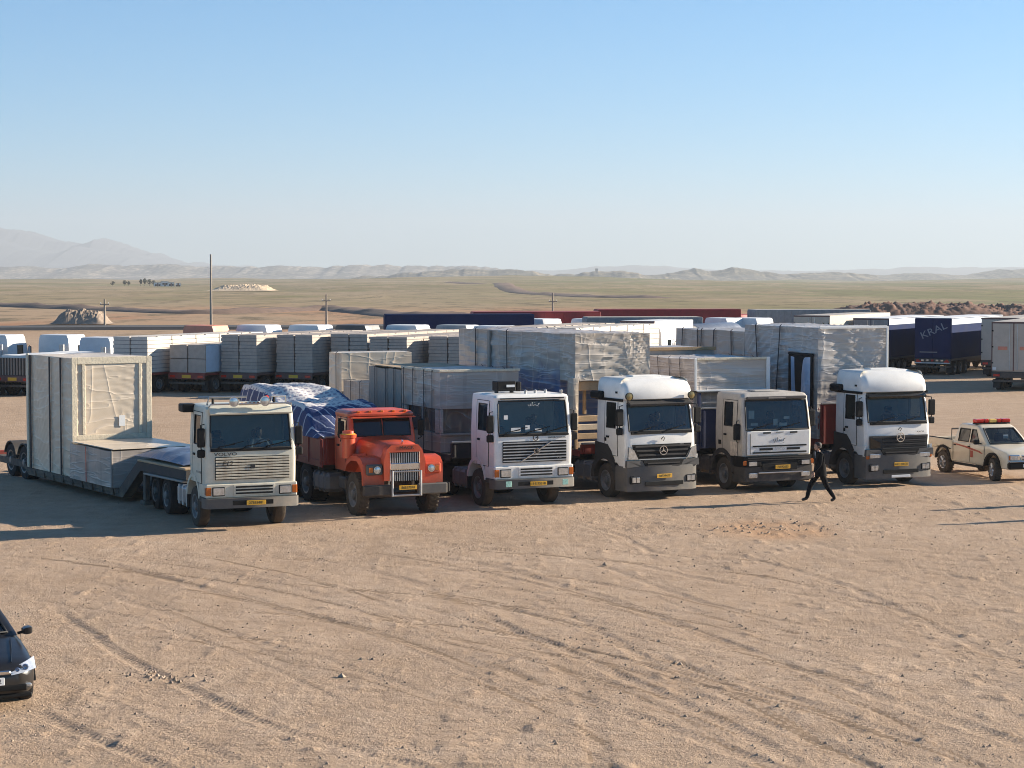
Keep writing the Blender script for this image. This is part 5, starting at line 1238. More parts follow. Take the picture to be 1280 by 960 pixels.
# --- flat roofed lorry
o5 = T5.location
flatbed('navy flatbed trailer with barred headboard behind the flat roofed lorry', o5, 24, 2.75, 12.4, 'navy', head=1.15)
c = crate('navy steel rack carrying a film crate', o5, 24, 'steel_rack', cat='rack', group=None)
for x in (-1.22, 1.12):
    for y in (2.9, 5.0, 7.0, 9.0): G().box(x, x + .1, y, y + .1, 1.285, 2.93, .01).obj('post', M['navy'], c)
for z in (1.55, 1.9, 2.25, 2.6): G().box(-1.12, 1.12, 2.80, 2.85, z, z + .05, .008).obj('rail', M['alu'], c)
G().box(-1.25, 1.25, 2.88, 9.15, 2.932, 2.99, .01).obj('top_deck', M['chassis'], c)
wrapbox('side_sheet', c, M['film'], -1.25, 1.25, 3.2, 9.0, 1.3, 2.92, .02, 52)
c = crate('short crate with horizontally pleated film on the navy rack', o5, 24)
wrapbox('film', c, M['filmp'], -1.32, 1.32, 2.95, 6.3, 3.0, 4.0, .05, 51, .09)
batten(c, -1.36, -1.28, 2.88, 2.94, 3.0, 4.04, 'paper', 'edge_batten'); batten(c, 1.28, 1.42, 2.90, 2.94, 2.98, 4.05, 'paper', 'edge_batten'); batten(c, -1.28, 1.28, 2.88, 2.93, 3.97, 4.05, 'creamfilm', 'edge_batten'); batten(c, -1.28, 1.28, 2.88, 2.93, 2.97, 3.03, 'paper', 'edge_batten')
straps(c, -1.33, 1.33, 3.0, 4.02, (3.9, 4.6, 5.4), .04, .5)
c = crate('timber edged crate behind the pleated one', o5, 24)
wrapbox('film', c, M['film'], -1.32, 1.32, 6.4, 9.0, 3.0, 4.22, .02, 55); batten(c, -1.37, 1.37, 6.33, 6.40, 4.16, 4.27, 'wood', 'edge_batten'); batten(c, -1.37, -1.33, 6.4, 9.0, 4.18, 4.27, 'wood', 'edge_batten')
# --- second high roofed lorry
o6 = T6.location
flatbed('dark red dropside trailer under the tall silver wrapped load', o6, 24, 2.7, 13.2, 'red', side=1.1, head=1.2)
c = crate('tall silver film wrapped load with a torn window in its side', o6, 24)
wrapbox('film', c, M['film6'], -1.32, 1.32, 2.75, 7.4, 1.35, 4.98, .06, 61, .09, 'swag')
wrapbox('rear_film', c, M['film'], -1.30, 1.30, 7.45, 12.4, 1.35, 4.72, .02, 63)
straps(c, -1.33, 1.33, 1.4, 4.98, (5.0, 6.6), .07, .8); straps(c, -1.31, 1.31, 2.0, 4.74, (8.3, 9.5, 10.4, 10.7, 11.8), .07, .5)
fr = G().prism([(2.95, 2.35), (4.3, 2.35), (4.3, 4.05), (2.95, 4.05)], 'x', -1.40, -1.365).obj('window_opening', M['black'], c)
P = np.array([[(-1.41 - .05 * math.sin(u * 7) * v, 3.05 + u * 1.15, 2.38 + v * (1.62 - .75 * math.exp(-((u - .56) / .17) ** 2))) for u in np.linspace(0, 1, 16)] for v in np.linspace(0, 1, 16)])
G().grid(P).obj('torn_sheet', wrapmat('pale_blue_film', (.42, .50, .62), stretch=(3, 3, 2), strength=.8), c, ang=180)
for y0_, y1_, z0_, z1_ in ((2.9, 4.4, 4.05, 4.13), (4.3, 4.38, 2.35, 4.05)): batten(c, -1.43, -1.36, y0_, y1_, z0_, z1_, 'black', 'window_frame')
batten(c, 1.28, 1.36, 2.66, 2.72, 1.5, 5.0, 'paper', 'edge_batten'); batten(c, -1.3, 1.3, 2.66, 2.70, 4.93, 5.02, 'paper', 'edge_batten')

# trailers and loads of the three high sprung lorries stand a little taller
for o_ in list(bpy.data.objects):
    if o_.parent is None and o_.type == 'EMPTY' and o_.get('category') in ('crate', 'trailer', 'tarpaulin'):
        for k_, base in ((1.018, KP), (1.025, o2), (1.025, o3)):
            if (Vector(o_.location) - Vector(base)).length < .01 and not (o_.get('category') == 'trailer' and k_ == 1.018): o_.scale.z = k_
# ------------------------------------------------------------------ the rows of trailers behind (local frame: rear at y = 0, y forwards, x right)
M['bgcab'] = pm('far_white_paint', (.70, .70, .70), .45, var=.08, dust=.3)
M['panel'] = pm('panel_bundle', (.56, .51, .45), .75, var=.12, vs=3)
M['panelg'] = pm('panel_bundle_grey', (.42, .355, .30), .75, var=.18, vs=3)
M['bluecurtain'] = pm('navy_curtain', (.010, .022, .075), .85, var=.2, vs=1, spec=.1)
M['paleblue'] = pm('pale_blue_sheet_and_sunlit_band', (.50, .58, .66), .5, var=.1)  # blue pallet sheet, and the sunlight painted along the navy trailers' top edge
M['beige'] = pm('beige_box_paint', (.44, .385, .32), .6, var=.12, dust=.3)
M['greybox'] = pm('grey_container_paint', (.24, .235, .235), .6, var=.2)
M['redbox'] = pm('red_container_paint', (.30, .022, .02), .55, var=.25)
M['whitebox'] = pm('white_box_paint', (.74, .73, .70), .5, var=.06)
M['greyletter'] = pm('grey_lettering', (.22, .24, .28), .6, var=.15)
M['darkcab'] = pm('dark_cab_paint', (.06, .06, .065), .5, var=.2)
M['greycab'] = pm('grey_cab_paint', (.30, .31, .32), .5, var=.15)
M['rust'] = pm('salmon_paint', (.58, .22, .14), .6, var=.15)
def far(px, py, phi):
    p = gp(px, py); a = R(phi); return (p.x + 1.25 * math.cos(a), p.y - 1.25 * math.sin(a), 0), -a
_lay = {}
def panel_stack(parent, x, y, z0, h, L, mat, n):
    k = (round(h, 2), round(L, 2), mat, n)
    if k not in _lay:
        g = G(); t = h / n
        for i in range(n):
            o = .012 * ((i * 7) % 3); g.box(-.585 + o, .585 - o, o, L - o, i * t + .032, (i + 1) * t)
        g.cur = 1; g.box(-.54, .54, .06, L - .06, 0, h - .03); _lay[k] = g.mesh('panel_stack', [M[mat], M['greybox']])  # grey core: shade in the gaps between layers put into its colour
    return mobj('panel_stack', _lay[k], parent, (x, y, z0))
def bg_bed(label, loc, rz, L=12.6, color='red', zd=1.15, group='trailers loaded with panels', plate_=True, name='flatbed_trailer', cat='trailer'):
    t = thing(name, label, cat, loc, rz, group)
    g = G()
    for e in (-.48, .48): g.box(e - .07, e + .07, .2, L - .1, zd - .45, zd - .12)
    g.obj('frame', M['chassis'], t); G().box(-1.25, 1.25, 0, L, zd - .14, zd, .01).obj('deck', M[color], t)
    G().box(-1.24, 1.24, -.06, -.002, zd - .36, zd - .04, .01).obj('tail_board', M[color], t)
    b = G().box(-1.2, 1.2, -.02, .06, .50, .62, .01).obj('rear_bumper', M['chassis'], t)
    for e in (-1, 1):
        G().box(e * .95 - .18, e * .95 + .18, -.085, -.06, zd - .28, zd - .14, .01).obj('tail_light', M['redlens'], t)
        G().box(e * 1.0 - .2, e * 1.0 + .2, .3, .33, .15, zd - .45).obj('mud_flap', M['rubber'], t)
        for k in range(3): wheel(t, e * .95, 1.2 + k * 1.32, .5, .42)
        g = G(); g.box(e * .72 - .06, e * .72 + .06, L - 3.2, L - 3.06, .0, zd - .15); g.obj('landing_leg', M['chassis'], t)
    if plate_: G().box(-.3, .3, -.075, -.06, zd - .30, zd - .12).obj('number_plate', M['yellow'], t)
    return t
def panel_load(label, loc, rz, top, zd=1.15, L=12., mat='panelg', n=11, per=5, group='stacked panel loads'):
    t = thing('panel_load', label, 'panel load', loc, rz, group); l = L / per
    for k in range(per):
        for e in (-1, 1): panel_stack(t, e * .615, .05 + k * l, zd + .005, top - zd, l - .05, mat, n)
    for k in range(per): G().box(-1.24, 1.24, .3 + k * l + .6, .3 + k * l + .66, top - .02, top + .012).obj('strap', M['strap'], t)
    for k in range(3): G().box(-1.225, -1.212, 1.5 + 3.6 * k, 1.56 + 3.6 * k, zd + .01, top).obj('strap', M['strap'], t)
    return t
# far tractor, built once and copied; faces +y
def far_tractor():
    t = thing('lorry_tractor', 'white lorry cab showing its bare back above the panel loads', 'lorry', (0, 0, 0), 0, 'lorry cabs ahead of the panel trailers')
    h = bpy.data.objects.new('x', None)
    secs = [(1.0, .05, 1.2, .12, .04), (1.9, .05, 1.22, .12, .04), (2.0, .08, 1.22, .12, .04), (2.8, .22, 1.2, .12, .04), (2.9, .24, 1.2, .12, .04), (3.3, .4, 1.16, .2, .04), (3.55, .8, 1.05, .2, .04)]
    n0 = len(bpy.data.objects)
    Cab(t, secs, XS, [.45, .6, .7, 1.25, 1.35, 1.7], 2.1, M['bgcab'], ws=(2, 3, 0, 6), dw=(2, 3, 2, 3), glass='glassd', cap=.8)
    G().box(-1.22, 1.22, -.03, .5, .35, 1.0, .05).obj('bumper', M['greyplastic'], t)
    for e in (-1, 1):
        mirror(t, e * 1.42, .1, 2.15, 2.7, False, 'black', .22)
        G().box(e * 1.2 - .02, e * 1.2 + .02, .9, 1.25, 1.35, 1.75).obj('door_sign', M['board'], t)
    chassis(t, drive=(4.6,), end=5.6)
    ex = G(); ex.cyl((-.9, 2.45, 1.0), (-.9, 2.45, 2.9), .16, n=10); ex.obj('exhaust_stack', M['alu'], t)
    return t
FT = far_tractor(); _ftused = [False]
_spots = []
def put_tractor(loc, rz, label=None, mat=None, L=14.6, group=None):
    """front bumper L metres ahead of the trailer's tail"""
    o = FT if not _ftused[0] else copy_tree(FT); _ftused[0] = True
    a = rz; o.location = (loc[0] - L * math.sin(a), loc[1] + L * math.cos(a), 0); o.rotation_euler = (0, 0, a + math.pi)
    if label: o['label'] = label
    if group: o['group'] = group
    if mat:
        for ch in o.children:
            if ch.name.split('.')[0] == 'cab': ch.data = ch.data.copy(); ch.data.materials.clear(); ch.data.materials.append(M[mat])
    return o
PHI = 26
gy_ = lambda Z: YH + CAMH * FPX / Z
row = [(140, gy_(118), 3.18, 'panel', 'red'), (211, gy_(118), 2.66, 'pal', 'red'), (275, gy_(118), 3.28, 'panelg', 'rustbed'), (344, gy_(118), 3.28, 'panelg', 'rustbed'), (412, gy_(118), 3.33, 'panelg', 'rustbed'), (460, gy_(115.5), 3.24, 'panelg', 'rustbed'), (534, gy_(115.5), 3.26, 'panelg', 'rustbed'), (612, gy_(115.5), 3.78, 'panelg', 'red'), (668, gy_(113), 3.80, 'panel', 'rustbed')]
M['rustbed'] = pm('worn_brown_red_paint', (.13, .07, .06), .7, var=.35)
TL = 'flatbed trailer with worn red tail under tall stacks of pale panels'
for px, py, top, kind, colr in row:
    loc, rz = far(px, py, PHI)
    if kind == 'pal':
        bg_bed('bright red tailed trailer carrying shrink wrapped pallets', loc, rz, 12.6, colr)
        c = thing('pallet_load', 'four low pallets in pale wrap with a blue side sheet', 'pallet load', loc, rz)
        for z in (1.16, 1.96):
            for e in (-1, 1):
                for k in range(4): wrapbox('pallet', c, M['filmp2'] if 'filmp2' in M else M['panelg'], e * .63 - .58, e * .63 + .58, .06 + k * 2.4, 2.3 + k * 2.4, z, z + .76, .012, 70 + k, .4)
        G().box(1.235, 1.26, .1, 9.6, 1.2, 2.7, .01).obj('side_sheet', M['bluesheet'] if 'bluesheet' in M else M['paleblue'], c)
    else:
        bg_bed(TL, loc, rz, 12.6, colr); panel_load('pale building panels stacked in two columns on a trailer', loc, rz, top, mat=kind, n={275: 11, 344: 12, 412: 10, 460: 13, 534: 11}.get(px, 9), per={344: 4, 460: 6}.get(px, 5))
    cm = {275: 'darkcab', 412: 'greycab', 534: 'darkcab'}.get(px); put_tractor(loc, rz, {'darkcab': 'dark roofed lorry cab ahead of a panel trailer', 'greycab': 'grey lorry cab ahead of a panel trailer'}.get(cm), cm)
# trailers at the far left
loc, rz = far(-6, gy_(115), PHI)
t = bg_bed('old stake sided trailer with ribbed tail gate', loc, rz, 9.0, 'rustbed', group=None)
for x in np.arange(-1.2, 1.21, .2): G().box(x - .03, x + .03, -.05, .0, 1.16, 2.1).obj('tail_rib', M['greyplastic'], t)
G().box(-1.24, 1.24, .002, .05, 1.16, 2.12).obj('tail_gate', M['board'], t)
for e in (-1, 1): G().box(e * 1.24 - .03, e * 1.24 + .03, .06, 8.9, 1.16, 2.1).obj('side_board', M['board'], t)
wrapbox('cargo_sheet', t, M['whitebox'], -1.1, 1.1, .4, 6.5, 1.4, 2.25, .06, 91, .3)
for px_, lb_ in ((46, 'low roofed white lorry cab left of the white panel load'), (-30, 'low roofed white lorry cab beside the road')):
    l2, r2 = far(px_, gy_(128), PHI); put_tractor(l2, r2, lb_, None, 2.2).scale.z = .84
loc, rz = far(66, gy_(117), PHI)
t = bg_bed('empty red flatbed trailer hidden behind the tall crate', loc, rz, 12.6, 'red', group=None); put_tractor(loc, rz, 'salmon pink lorry cab behind the white panel load', 'rust')
loc, rz = far(-80, gy_(114), PHI); t = bg_bed('empty red flatbed trailer beyond the stake sided one', loc, rz, 12.6, 'red', group=None); put_tractor(loc, rz, 'low white lorry cab ahead of the empty red flatbed').scale.z = .82
# box bodies
def boxbody(label, loc, rz, L, top, mat, rear=None, roof=None, zd=1.1, band=None, ribs=0, group=None, name='box_trailer', cat='trailer', doors=True, lettering=None, bars=True):
    t = bg_bed(label, loc, rz, L, 'chassis', zd, group, False, name, cat)
    G().box(-1.25, 1.25, .0, L, zd + .001, top, .02).obj('body', M[mat], t)
    G().box(-1.23, 1.23, .03, L - .03, top + .001, top + .03, .01).obj('roof', M[roof or mat], t)
    if band:
        for e in (-1, 1): G().box(e * 1.256 - .005, e * 1.256 + .005, .03, L - .03, top - band[1], top - .03).obj('sunlit_band', M[band[0]], t)  # sunlit upper strip of the side, put into the colour as a pale band
    if ribs:
        me = G().box(-1.285, 1.285, 0, .09, zd + .05, top - .06, .01).mesh('rib', M[mat])
        y = .2
        while y < L - .2: mobj('rib', me, t, (0, y, 0)); y += ribs
    if doors:
        for e in (-1, 1):
            d = G().box(e * .615 - .59, e * .615 + .59, -.035, -.002, zd + .08, top - .08, .01).obj('rear_door', M[rear or mat], t)
            if bars:
                G().tube([(e * .22, -.055, zd + .1), (e * .22, -.055, top - .12)], .022, 5).obj('lock_bar', M['alu'], d)
                for z in (zd + .5, (zd + top) / 2, top - .5): G().box(e * 1.2 - .05, e * 1.2 + .05, -.055, -.034, z - .04, z + .04).obj('hinge', M['black'], d)
        if bars: G().box(-1.27, 1.27, -.03, .04, top - .07, top + .02, .01).obj('door_header', M['rustbed'], t)
    return t
# navy trailers on the far side
loc, rz = far(1066, gy_(141), 28)
boxbody('navy curtain sider with grey rear beside the lettered navy trailer', loc, rz, 13., 3.72, 'bluecurtain', 'greybox', 'whitebox', band=('paleblue', .42), group=None)
put_tractor(loc, rz, 'white lorry cab ahead of the grey tailed navy trailer', None, 15.6)
loc, rz = far(1143, gy_(139), 28)
t = boxbody('navy box trailer with grey KRAL lettering across its rear doors', loc, rz, 13., 3.78, 'bluecurtain', 'bluecurtain', 'whitebox', band=('paleblue', .42), bars=False)
text('KRAL', .66, M['greyletter'], t, (.05, -.05, 2.95), (R(90), R(-24), 0), sx=1.2)
G().box(-.9, .3, -.045, -.036, 1.5, 1.56).obj('rear_stripe', M['greybox'], t)
bs = G().box(-1.2, 1.2, -.12, -.09, .78, .84).obj('marker_strip', M['paper'], t)
for k in range(7): G().box(-1.1 + k * .33, -.92 + k * .33, -.11, -.065, .92, 1.04, .01).obj('tail_lamp', M['lens'] if k % 3 else M['redlens'], t)
put_tractor(loc, rz, 'white lorry cab ahead of the lettered navy trailer', None, 15.6)
loc, rz = far(1226, gy_(136), 28); boxbody('narrow view of a beige box trailer beside the navy one', loc, rz, 13., 3.85, 'beige', 'beige', 'beige')
loc, rz = far(1239, 488, PHI - 3)
t = boxbody('beige box trailer with red framed double rear doors', loc, rz, 13., 3.95, 'beige', 'beige', 'beige')
for e in (-1, 1):
    G().box(e * .62 - .27, e * .62 + .27, -.05, -.036, 2.35, 2.55, .004).obj('door_marker', M['rust'], t); G().box(e * 1.08 - .1, e * 1.08 + .1, -.07, -.036, 1.2, 1.35).obj('reflector', M['paper'], t)
    G().box(e * 1.235 - .025, e * 1.235 + .025, -.05, .03, 1.12, 3.93).obj('door_frame', M['rustbed'], t)
G().box(-.03, .03, -.052, -.03, 1.15, 3.9).obj('door_frame', M['rustbed'], t)
loc, rz = far(1310, 486, PHI - 3); boxbody('beige box trailer at the end of the far row', loc, rz, 13., 3.95, 'beige', 'beige', 'beige')
loc, rz = far(992, gy_(139), 28); boxbody('sand coloured box trailer behind the silver wrapped load', loc, rz, 13., 3.95, 'beige', 'beige', 'beige')
# white box lorry and tanker in the middle
loc, rz = far(775, 474, 33)
t = boxbody('white box lorry with dark rear door behind the blue wrapped load', loc, rz, 5.2, 3.72, 'whitebox', 'rustbed', 'whitebox', name='box_lorry', cat='lorry')
loc, rz = far(838, 470, 33)
t = bg_bed('small aluminium tank lorry beside the white box lorry', loc, rz, 7., 'red', 1.1, None, False, 'tank_lorry', 'lorry')
G().lathe([(0, .02), (.02, .7), (.12, .95), (.2, 1.0), (6.2, 1.0), (6.3, .9), (6.4, .02)], 24, 'y', (0, .2, 2.45)).obj('tank', M['alu'], t); G().box(-.3, .3, .1, .3, 1.3, 1.6, .03).obj('valve_box', M['redlens'], t)
for y in (1, 3, 5): G().box(-.8, .8, y, y + .2, 1.1, 1.75).obj('tank_saddle', M['chassis'], t)
# long bodies parked across
for px, dist, L, top, mat, ribs, phi, lb in ((480, 144, 10.2, 3.95, 'bluecurtain', 0, 84, 'long navy curtain trailer parked across behind the panel loads'), (588, 151, 9.2, 4.0, 'redbox', .7, 84, 'dark red container trailer parked across behind the navy one'),
                                             (728, 141, 7.8, 3.82, 'greybox', .55, 84, 'ribbed grey container behind the white box lorry'), (742, 160, 11., 4.02, 'redbox', 0, 84, 'long low red trailer behind the ribbed container'), (934, 157, 8.8, 4.05, 'greybox', .5, 82, 'grey ribbed container beneath the brown soil heap')):
    py = YH + CAMH * FPX / dist; loc, rz = far(px, py, phi)
    boxbody(lb, loc, rz, L, top, mat, mat, 'beige' if mat == 'greybox' else mat, ribs=ribs, bars=False)
for px, dist, lb, m_ in ((868, 150, 'white lorry cab beside the red trailer', None), (905, 150, 'white lorry cab left of the grey container', None), (885, 163, 'red lorry cab at the end of the long red trailer', 'redbox'), (640, 147, 'white lorry cab against the dark red container', None), (700, 147, 'white lorry cab between red and grey containers', None)):
    loc, rz = far(px, YH + CAMH * FPX / dist, 50); put_tractor(loc, rz, lb, m_, 3, group='lorry cabs among the containers')
# ------------------------------------------------------------------ poles, houses, trees and a watch tower in the distance
polem = pm('weathered_pole', (.30, .25, .20), .85, var=.2)
def pole(px, ybase, ytop, label, arm=False):
    p = gp(px, ybase); h = CAMH - (ytop - YH) / FPX * p.y; z0 = float(terrain(np.array(p.x), np.array(p.y)))
    t = thing('utility_pole', label, 'pole', (p.x, p.y, z0 - .2), 0, 'poles along the road')
    G().cyl((0, 0, 0), (0, 0, h - z0 + .2), .17, .10, 10).obj('shaft', polem, t)
    if arm:
        a = G().box(-.6, .6, -.05, .05, h - .5, h - .38, .01).obj('cross_arm', polem, t)
        for x in (-.5, 0, .5): G().lathe([(0, .03), (.06, .06), (.14, .05), (.18, .01)], 8, 'z', (x, 0, h - .38)).obj('insulator', M['whitebox'], a)
pole(264, 410, 318, 'tall pale utility pole beside the road'); pole(131, 409, 374, 'short utility pole next to the rubble heap', True); pole(408, 406, 368, 'thin utility pole behind the panel trailers', True); pole(691, 402, 366, 'thin utility pole behind the red container', True)
leafm = pm('dark_leaves', (.035, .045, .025), .8, var=.4, vs=.6)
def tree(px, py, h, seed, label):
    p = gp(px, py); z0 = float(terrain(np.array(p.x), np.array(p.y))) + HM; rng = random.Random(seed)
    t = thing('tree', label, 'tree', (p.x, p.y, z0 - .2), 0, 'trees round the hilltop houses')
    g = G(); g.tube([(0, 0, 0), (.1, 0, h * .3), (.0, .1, h * .6)], [.22, .16, .06], 6)
    for k in range(4): a = k * 1.7; g.tube([(.05, 0, h * .3), (math.cos(a) * h * .2, math.sin(a) * h * .2, h * .6)], [.09, .03], 5)
    g.obj('trunk', polem, t)
    g = G()
    for k in range(170):
        a = rng.random() * 6.28; r = h * .33 * rng.random() ** .5; z = h * (.35 + .62 * rng.random()); r *= math.sin(math.pi * min(1, (z / h - .25) / .78)) * (.7 + .5 * math.sin(a * 2 + seed)) + .15
        c = Vector((r * math.cos(a), r * math.sin(a), z)); s_ = h * .07 * (.6 + rng.random())
        u = Vector((rng.random() - .5, rng.random() - .5, rng.random() - .5)).normalized(); v = u.orthogonal().normalized()
        g.add([c - u * s_, c + v * s_ * .7, c + u * s_, c - v * s_ * .7], [(0, 1, 2, 3)])
    g.obj('crown', leafm, t, ang=10)
HM = 0.
hx = gp(195, 356.5)
for px, h, sd in ((141, 3.2, 1), (156, 3.6, 2), (161, 3, 3), (176, 4.2, 4), (181, 4.6, 5), (187, 4.2, 6), (192, 3.6, 9), (203, 3.4, 7), (209, 3.2, 8)): tree(px, 357, h, sd, 'small dark tree by the hilltop houses')
for k, (px, w, h) in enumerate(((197, 4.2, 2.4), (206, 4, 3.2), (214, 3.4, 2.6), (222.5, 3, 2.2))):
    p = gp(px, 357.3); z0 = float(terrain(np.array(p.x), np.array(p.y)))
    t = thing('house', ['low white house among the hilltop trees', 'taller white house with a flat roof among the hilltop trees', 'white house right of the flat roofed one', 'small white hut at the edge of the hilltop houses'][k], 'house', (p.x, p.y, z0 - .3), .2, 'houses on the distant rise')
    G().box(-w / 2, w / 2, -2.5, 2.5, 0, h).obj('wall', M['whitebox'], t); G().box(-w / 2 - .2, w / 2 + .2, -2.7, 2.7, h + .005, h + .2).obj('roof', M['beige'], t)
    for x in (-w / 4, w / 4): G().box(x - .5, x + .5, -2.56, -2.505, h - 2.0, h - .9).obj('window', M['black'], t)
    G().box(-.45, .45, -2.56, -2.505, .3, 2.2).obj('door', M['rustbed'], t)
for px, yt, d, lb in ((745, 333, 3900, 'tiny watch tower on the flat dark hill'), (1061, 339, 5000, 'tiny watch tower on the far low hill')):
    x = along(px, d); h = 16; z = CAMH + (YH - yt) / FPX * d - h
    t = thing('watch_tower', lb, 'tower', (x, d - 20, z - 6), 0, 'watch towers on hills')
    G().box(-2, 2, -2, 2, 0, h - 2).obj('shaft', M['board'], t); G().box(-2.8, 2.8, -2.8, 2.8, h - 1.98, h + 2).obj('cabin', M['board'], t)
    G().box(-22, 12, -4, 4, 0, 6).obj('base_house', M['board'], t)
# ------------------------------------------------------------------ cars
def offset_poly(P, d):
    out = []; n = len(P)
    for i in range(n):
        a, b, c = Vector(P[i - 1]), Vector(P[i]), Vector(P[(i + 1) % n]); u = (b - a).normalized(); v = (c - b).normalized()
        m = Vector((-(u.y + v.y), u.x + v.x)); m = m.normalized() if m.length > 1e-6 else Vector((-u.y, u.x))
        out.append((b.x + m.x * d, b.y + m.y * d))
    return out
def side_loft(poly, w, inset=.05, mid=.03):
    """side profile with arch cut-outs lofted across the car, edges rounded"""
    rings = []
    for x, d in ((-w, inset), (-w + mid, .012), (-w + .10, 0), (-w * .5, -.012), (0, -.02), (w * .5, -.012), (w - .10, 0), (w - mid, .012), (w, inset)):
        q = offset_poly(poly, d) if d > 0 else [(y, z - (d if z > .85 else 0)) for y, z in poly]
        rings.append([(x, y, z) for y, z in q])
    return G().loft(rings)
def arc(cy, cz, r, a0, a1, n=9): return [(cy + r * math.cos(R(a)), cz + r * math.sin(R(a))) for a in np.linspace(a0, a1, n)]
M['carblack'] = pm('black_car_paint', (.008, .008, .009), .35, var=.1, dust=.12, dz=.7, coat=.25, spec=.35)
M['pickwhite'] = pm('ivory_car_paint', (.66, .58, .44), .4, var=.06, dust=.6, dz=.9, coat=.4)
def pickup():
    a = R(19); wf = gp(1243, 600.5); ex, ey = (math.cos(a), math.sin(a)), (-math.sin(a), math.cos(a))
    o = (wf.x + .76 * ex[0] - .92 * ey[0], wf.y + .76 * ex[1] - .92 * ey[1], 0)
    t = thing('pickup_truck', 'ivory double cab pickup with red and amber roof light bar', 'pickup', o, a); B = M['pickwhite']
    poly = [(.0, .42), (.0, .70), (.04, .86), (.14, .97), (.5, 1.03), (1.25, 1.12), (3.42, 1.12), (3.46, .86), (4.98, .86), (5.0, .50), (4.48, .50)] + arc(4.0, .44, .46, 8, 172) + [(3.48, .42), (1.44, .42)] + arc(.92, .42, .46, 8, 172) + [(.42, .42)]
    poly = poly[::-1]
    side_loft(poly, .84).obj('body', B, t, ang=40)
    for e in (-1, 1):
        G().box(e * .80 - .035, e * .80 + .035, 3.47, 4.98, .87, 1.14, .02).obj('bed_side', B, t)
        G().tube([(e * .80, 3.5, 1.15), (e * .80, 4.95, 1.15)], .025, 6).obj('bed_rail', M['black'], t)
        arch(t, e, .92, .40, .44, .51, .70, .875, 'black', 5, 175, 'wheel_arch'); arch(t, e, 4.0, .42, .44, .51, .70, .875, 'black', 5, 175, 'wheel_arch')
        wheel(t, e * .74, .92, .37, .24, True, 24, True, R(-14)); wheel(t, e * .74, 4.0, .37, .24, True, 24, True)
        G().box(e * .85 - .02, e * .85 + .02, 1.5, 3.4, .34, .43, .015).obj('side_step', M['black'], t)
        # red swoosh and panel on the doors
        sw = G().prism([(3.35, 1.02), (3.1, 1.04), (2.4, .99), (1.7, .90), (1.5, .82), (1.62, .82), (1.8, .86), (2.2, .90), (2.6, .95)][::-1], 'x', e * .845, e * .851).obj('red_stripe', M['redstripe'], t)
        for y0, y1, z0, z1 in ((2.10, 2.26, .66, .88),): G().box(e * .853 - .003, e * .853 + .003, y0, y1, z0, z1).obj('door_emblem', M['redstripe'], sw)
        for y in (2.30, 3.36, 1.42): G().tube([(e * .846, y, .50), (e * .848, y, 1.08)], .008, 4).obj('door_seam', M['ink'], t)
        for y in (2.42, 3.3): G().box(e * .855 - .012, e * .855 + .012, y - .12, y, .98, 1.02, .006).obj('door_handle', M['black'], t)
        h = G().box(e * .60 - .20, e * .60 + .22, -.02, .10, .70, .90, .04).obj('headlight', M['chrome'], t); G().box(e * .60 - .17, e * .60 + .12, -.032, -.018, .73, .88, .03).obj('lens', M['lens'], h); G().box(e * .76 - .05, e * .76 + .06, -.02, .03, .73, .88, .02).obj('indicator', M['amber'], h)
        G().box(e * .98 - .10, e * .98 + .10, 1.62, 1.74, 1.12, 1.28, .03).obj('mirror', M['black'], t); G().tube([(e * .8, 1.66, 1.14), (e * .95, 1.68, 1.17)], .02, 5).obj('mirror_arm', M['black'], t)
    G().box(-.82, .82, 4.93, 4.985, .865, 1.14, .02).obj('tailgate', B, t); G().box(-.8, .8, 3.47, 3.52, .865, 1.14, .02).obj('bed_front', B, t)
    rb = G(); rb.tube([(-.76, 3.6, 1.1), (-.74, 3.62, 1.5), (.74, 3.62, 1.5), (.76, 3.6, 1.1)], .03, 6); rb.obj('bed_hoop', M['chassis'], t)
    yb = lambda f: [1.66 + .50 * f, 1.74 + .47 * f, 2.36 + .0 * f, 2.46 + .0 * f, 3.12 - .02 * f, 3.22 - .03 * f]
    secs = []
    for z, yf, w, r, yr in ((1.08, 1.26, .80, .10, 3.46), (1.15, 1.32, .795, .10, 3.44), (1.35, 1.55, .755, .10, 3.38), (1.56, 1.82, .705, .10, 3.30), (1.62, 1.90, .69, .10, 3.28), (1.69, 2.05, .655, .12, 3.22)):
        secs.append((z, yf, w, r, .04, yr, yb((z - 1.08) / .6)))
    cb = Cab(t, secs, [-1, -.96, -.5, 0, .5, .96, 1], yb(0), 3.4, B, ws=(1, 4, 1, 5), dw=(1, 3, 1, 2), quarter=(1, 3, 3, 4), glass='glass', cap=.8)
    G().box(-.72, .72, 1.28, 1.55, .95, 1.12, .04).obj('dashboard', M['dash'], t)
    for x in (-.36, .36): G().box(x - .22, x + .22, 2.3, 2.45, .85, 1.42, .05).obj('seat', M['seat'], t)
    G().box(.0, .18, 1.62, 1.63, 1.30, 1.42).obj('windscreen_paper', M['paper'], t)
    lb = G().box(-.66, .66, 2.22, 2.48, 1.735, 1.78, .02).obj('light_bar', M['black'], t)
    for x0, x1, m in ((-.66, -.34, 'redlens'), (-.32, -.16, 'redlens'), (-.14, .14, 'ambl'), (.16, .32, 'redlens'), (.34, .66, 'redlens')): G().box(x0, x1, 2.23, 2.47, 1.781, 1.90, .03).obj('beacon', M[m], lb)
    for x in (-.5, .5): G().box(x - .04, x + .04, 2.25, 2.45, 1.70, 1.74).obj('bar_foot', M['black'], lb)
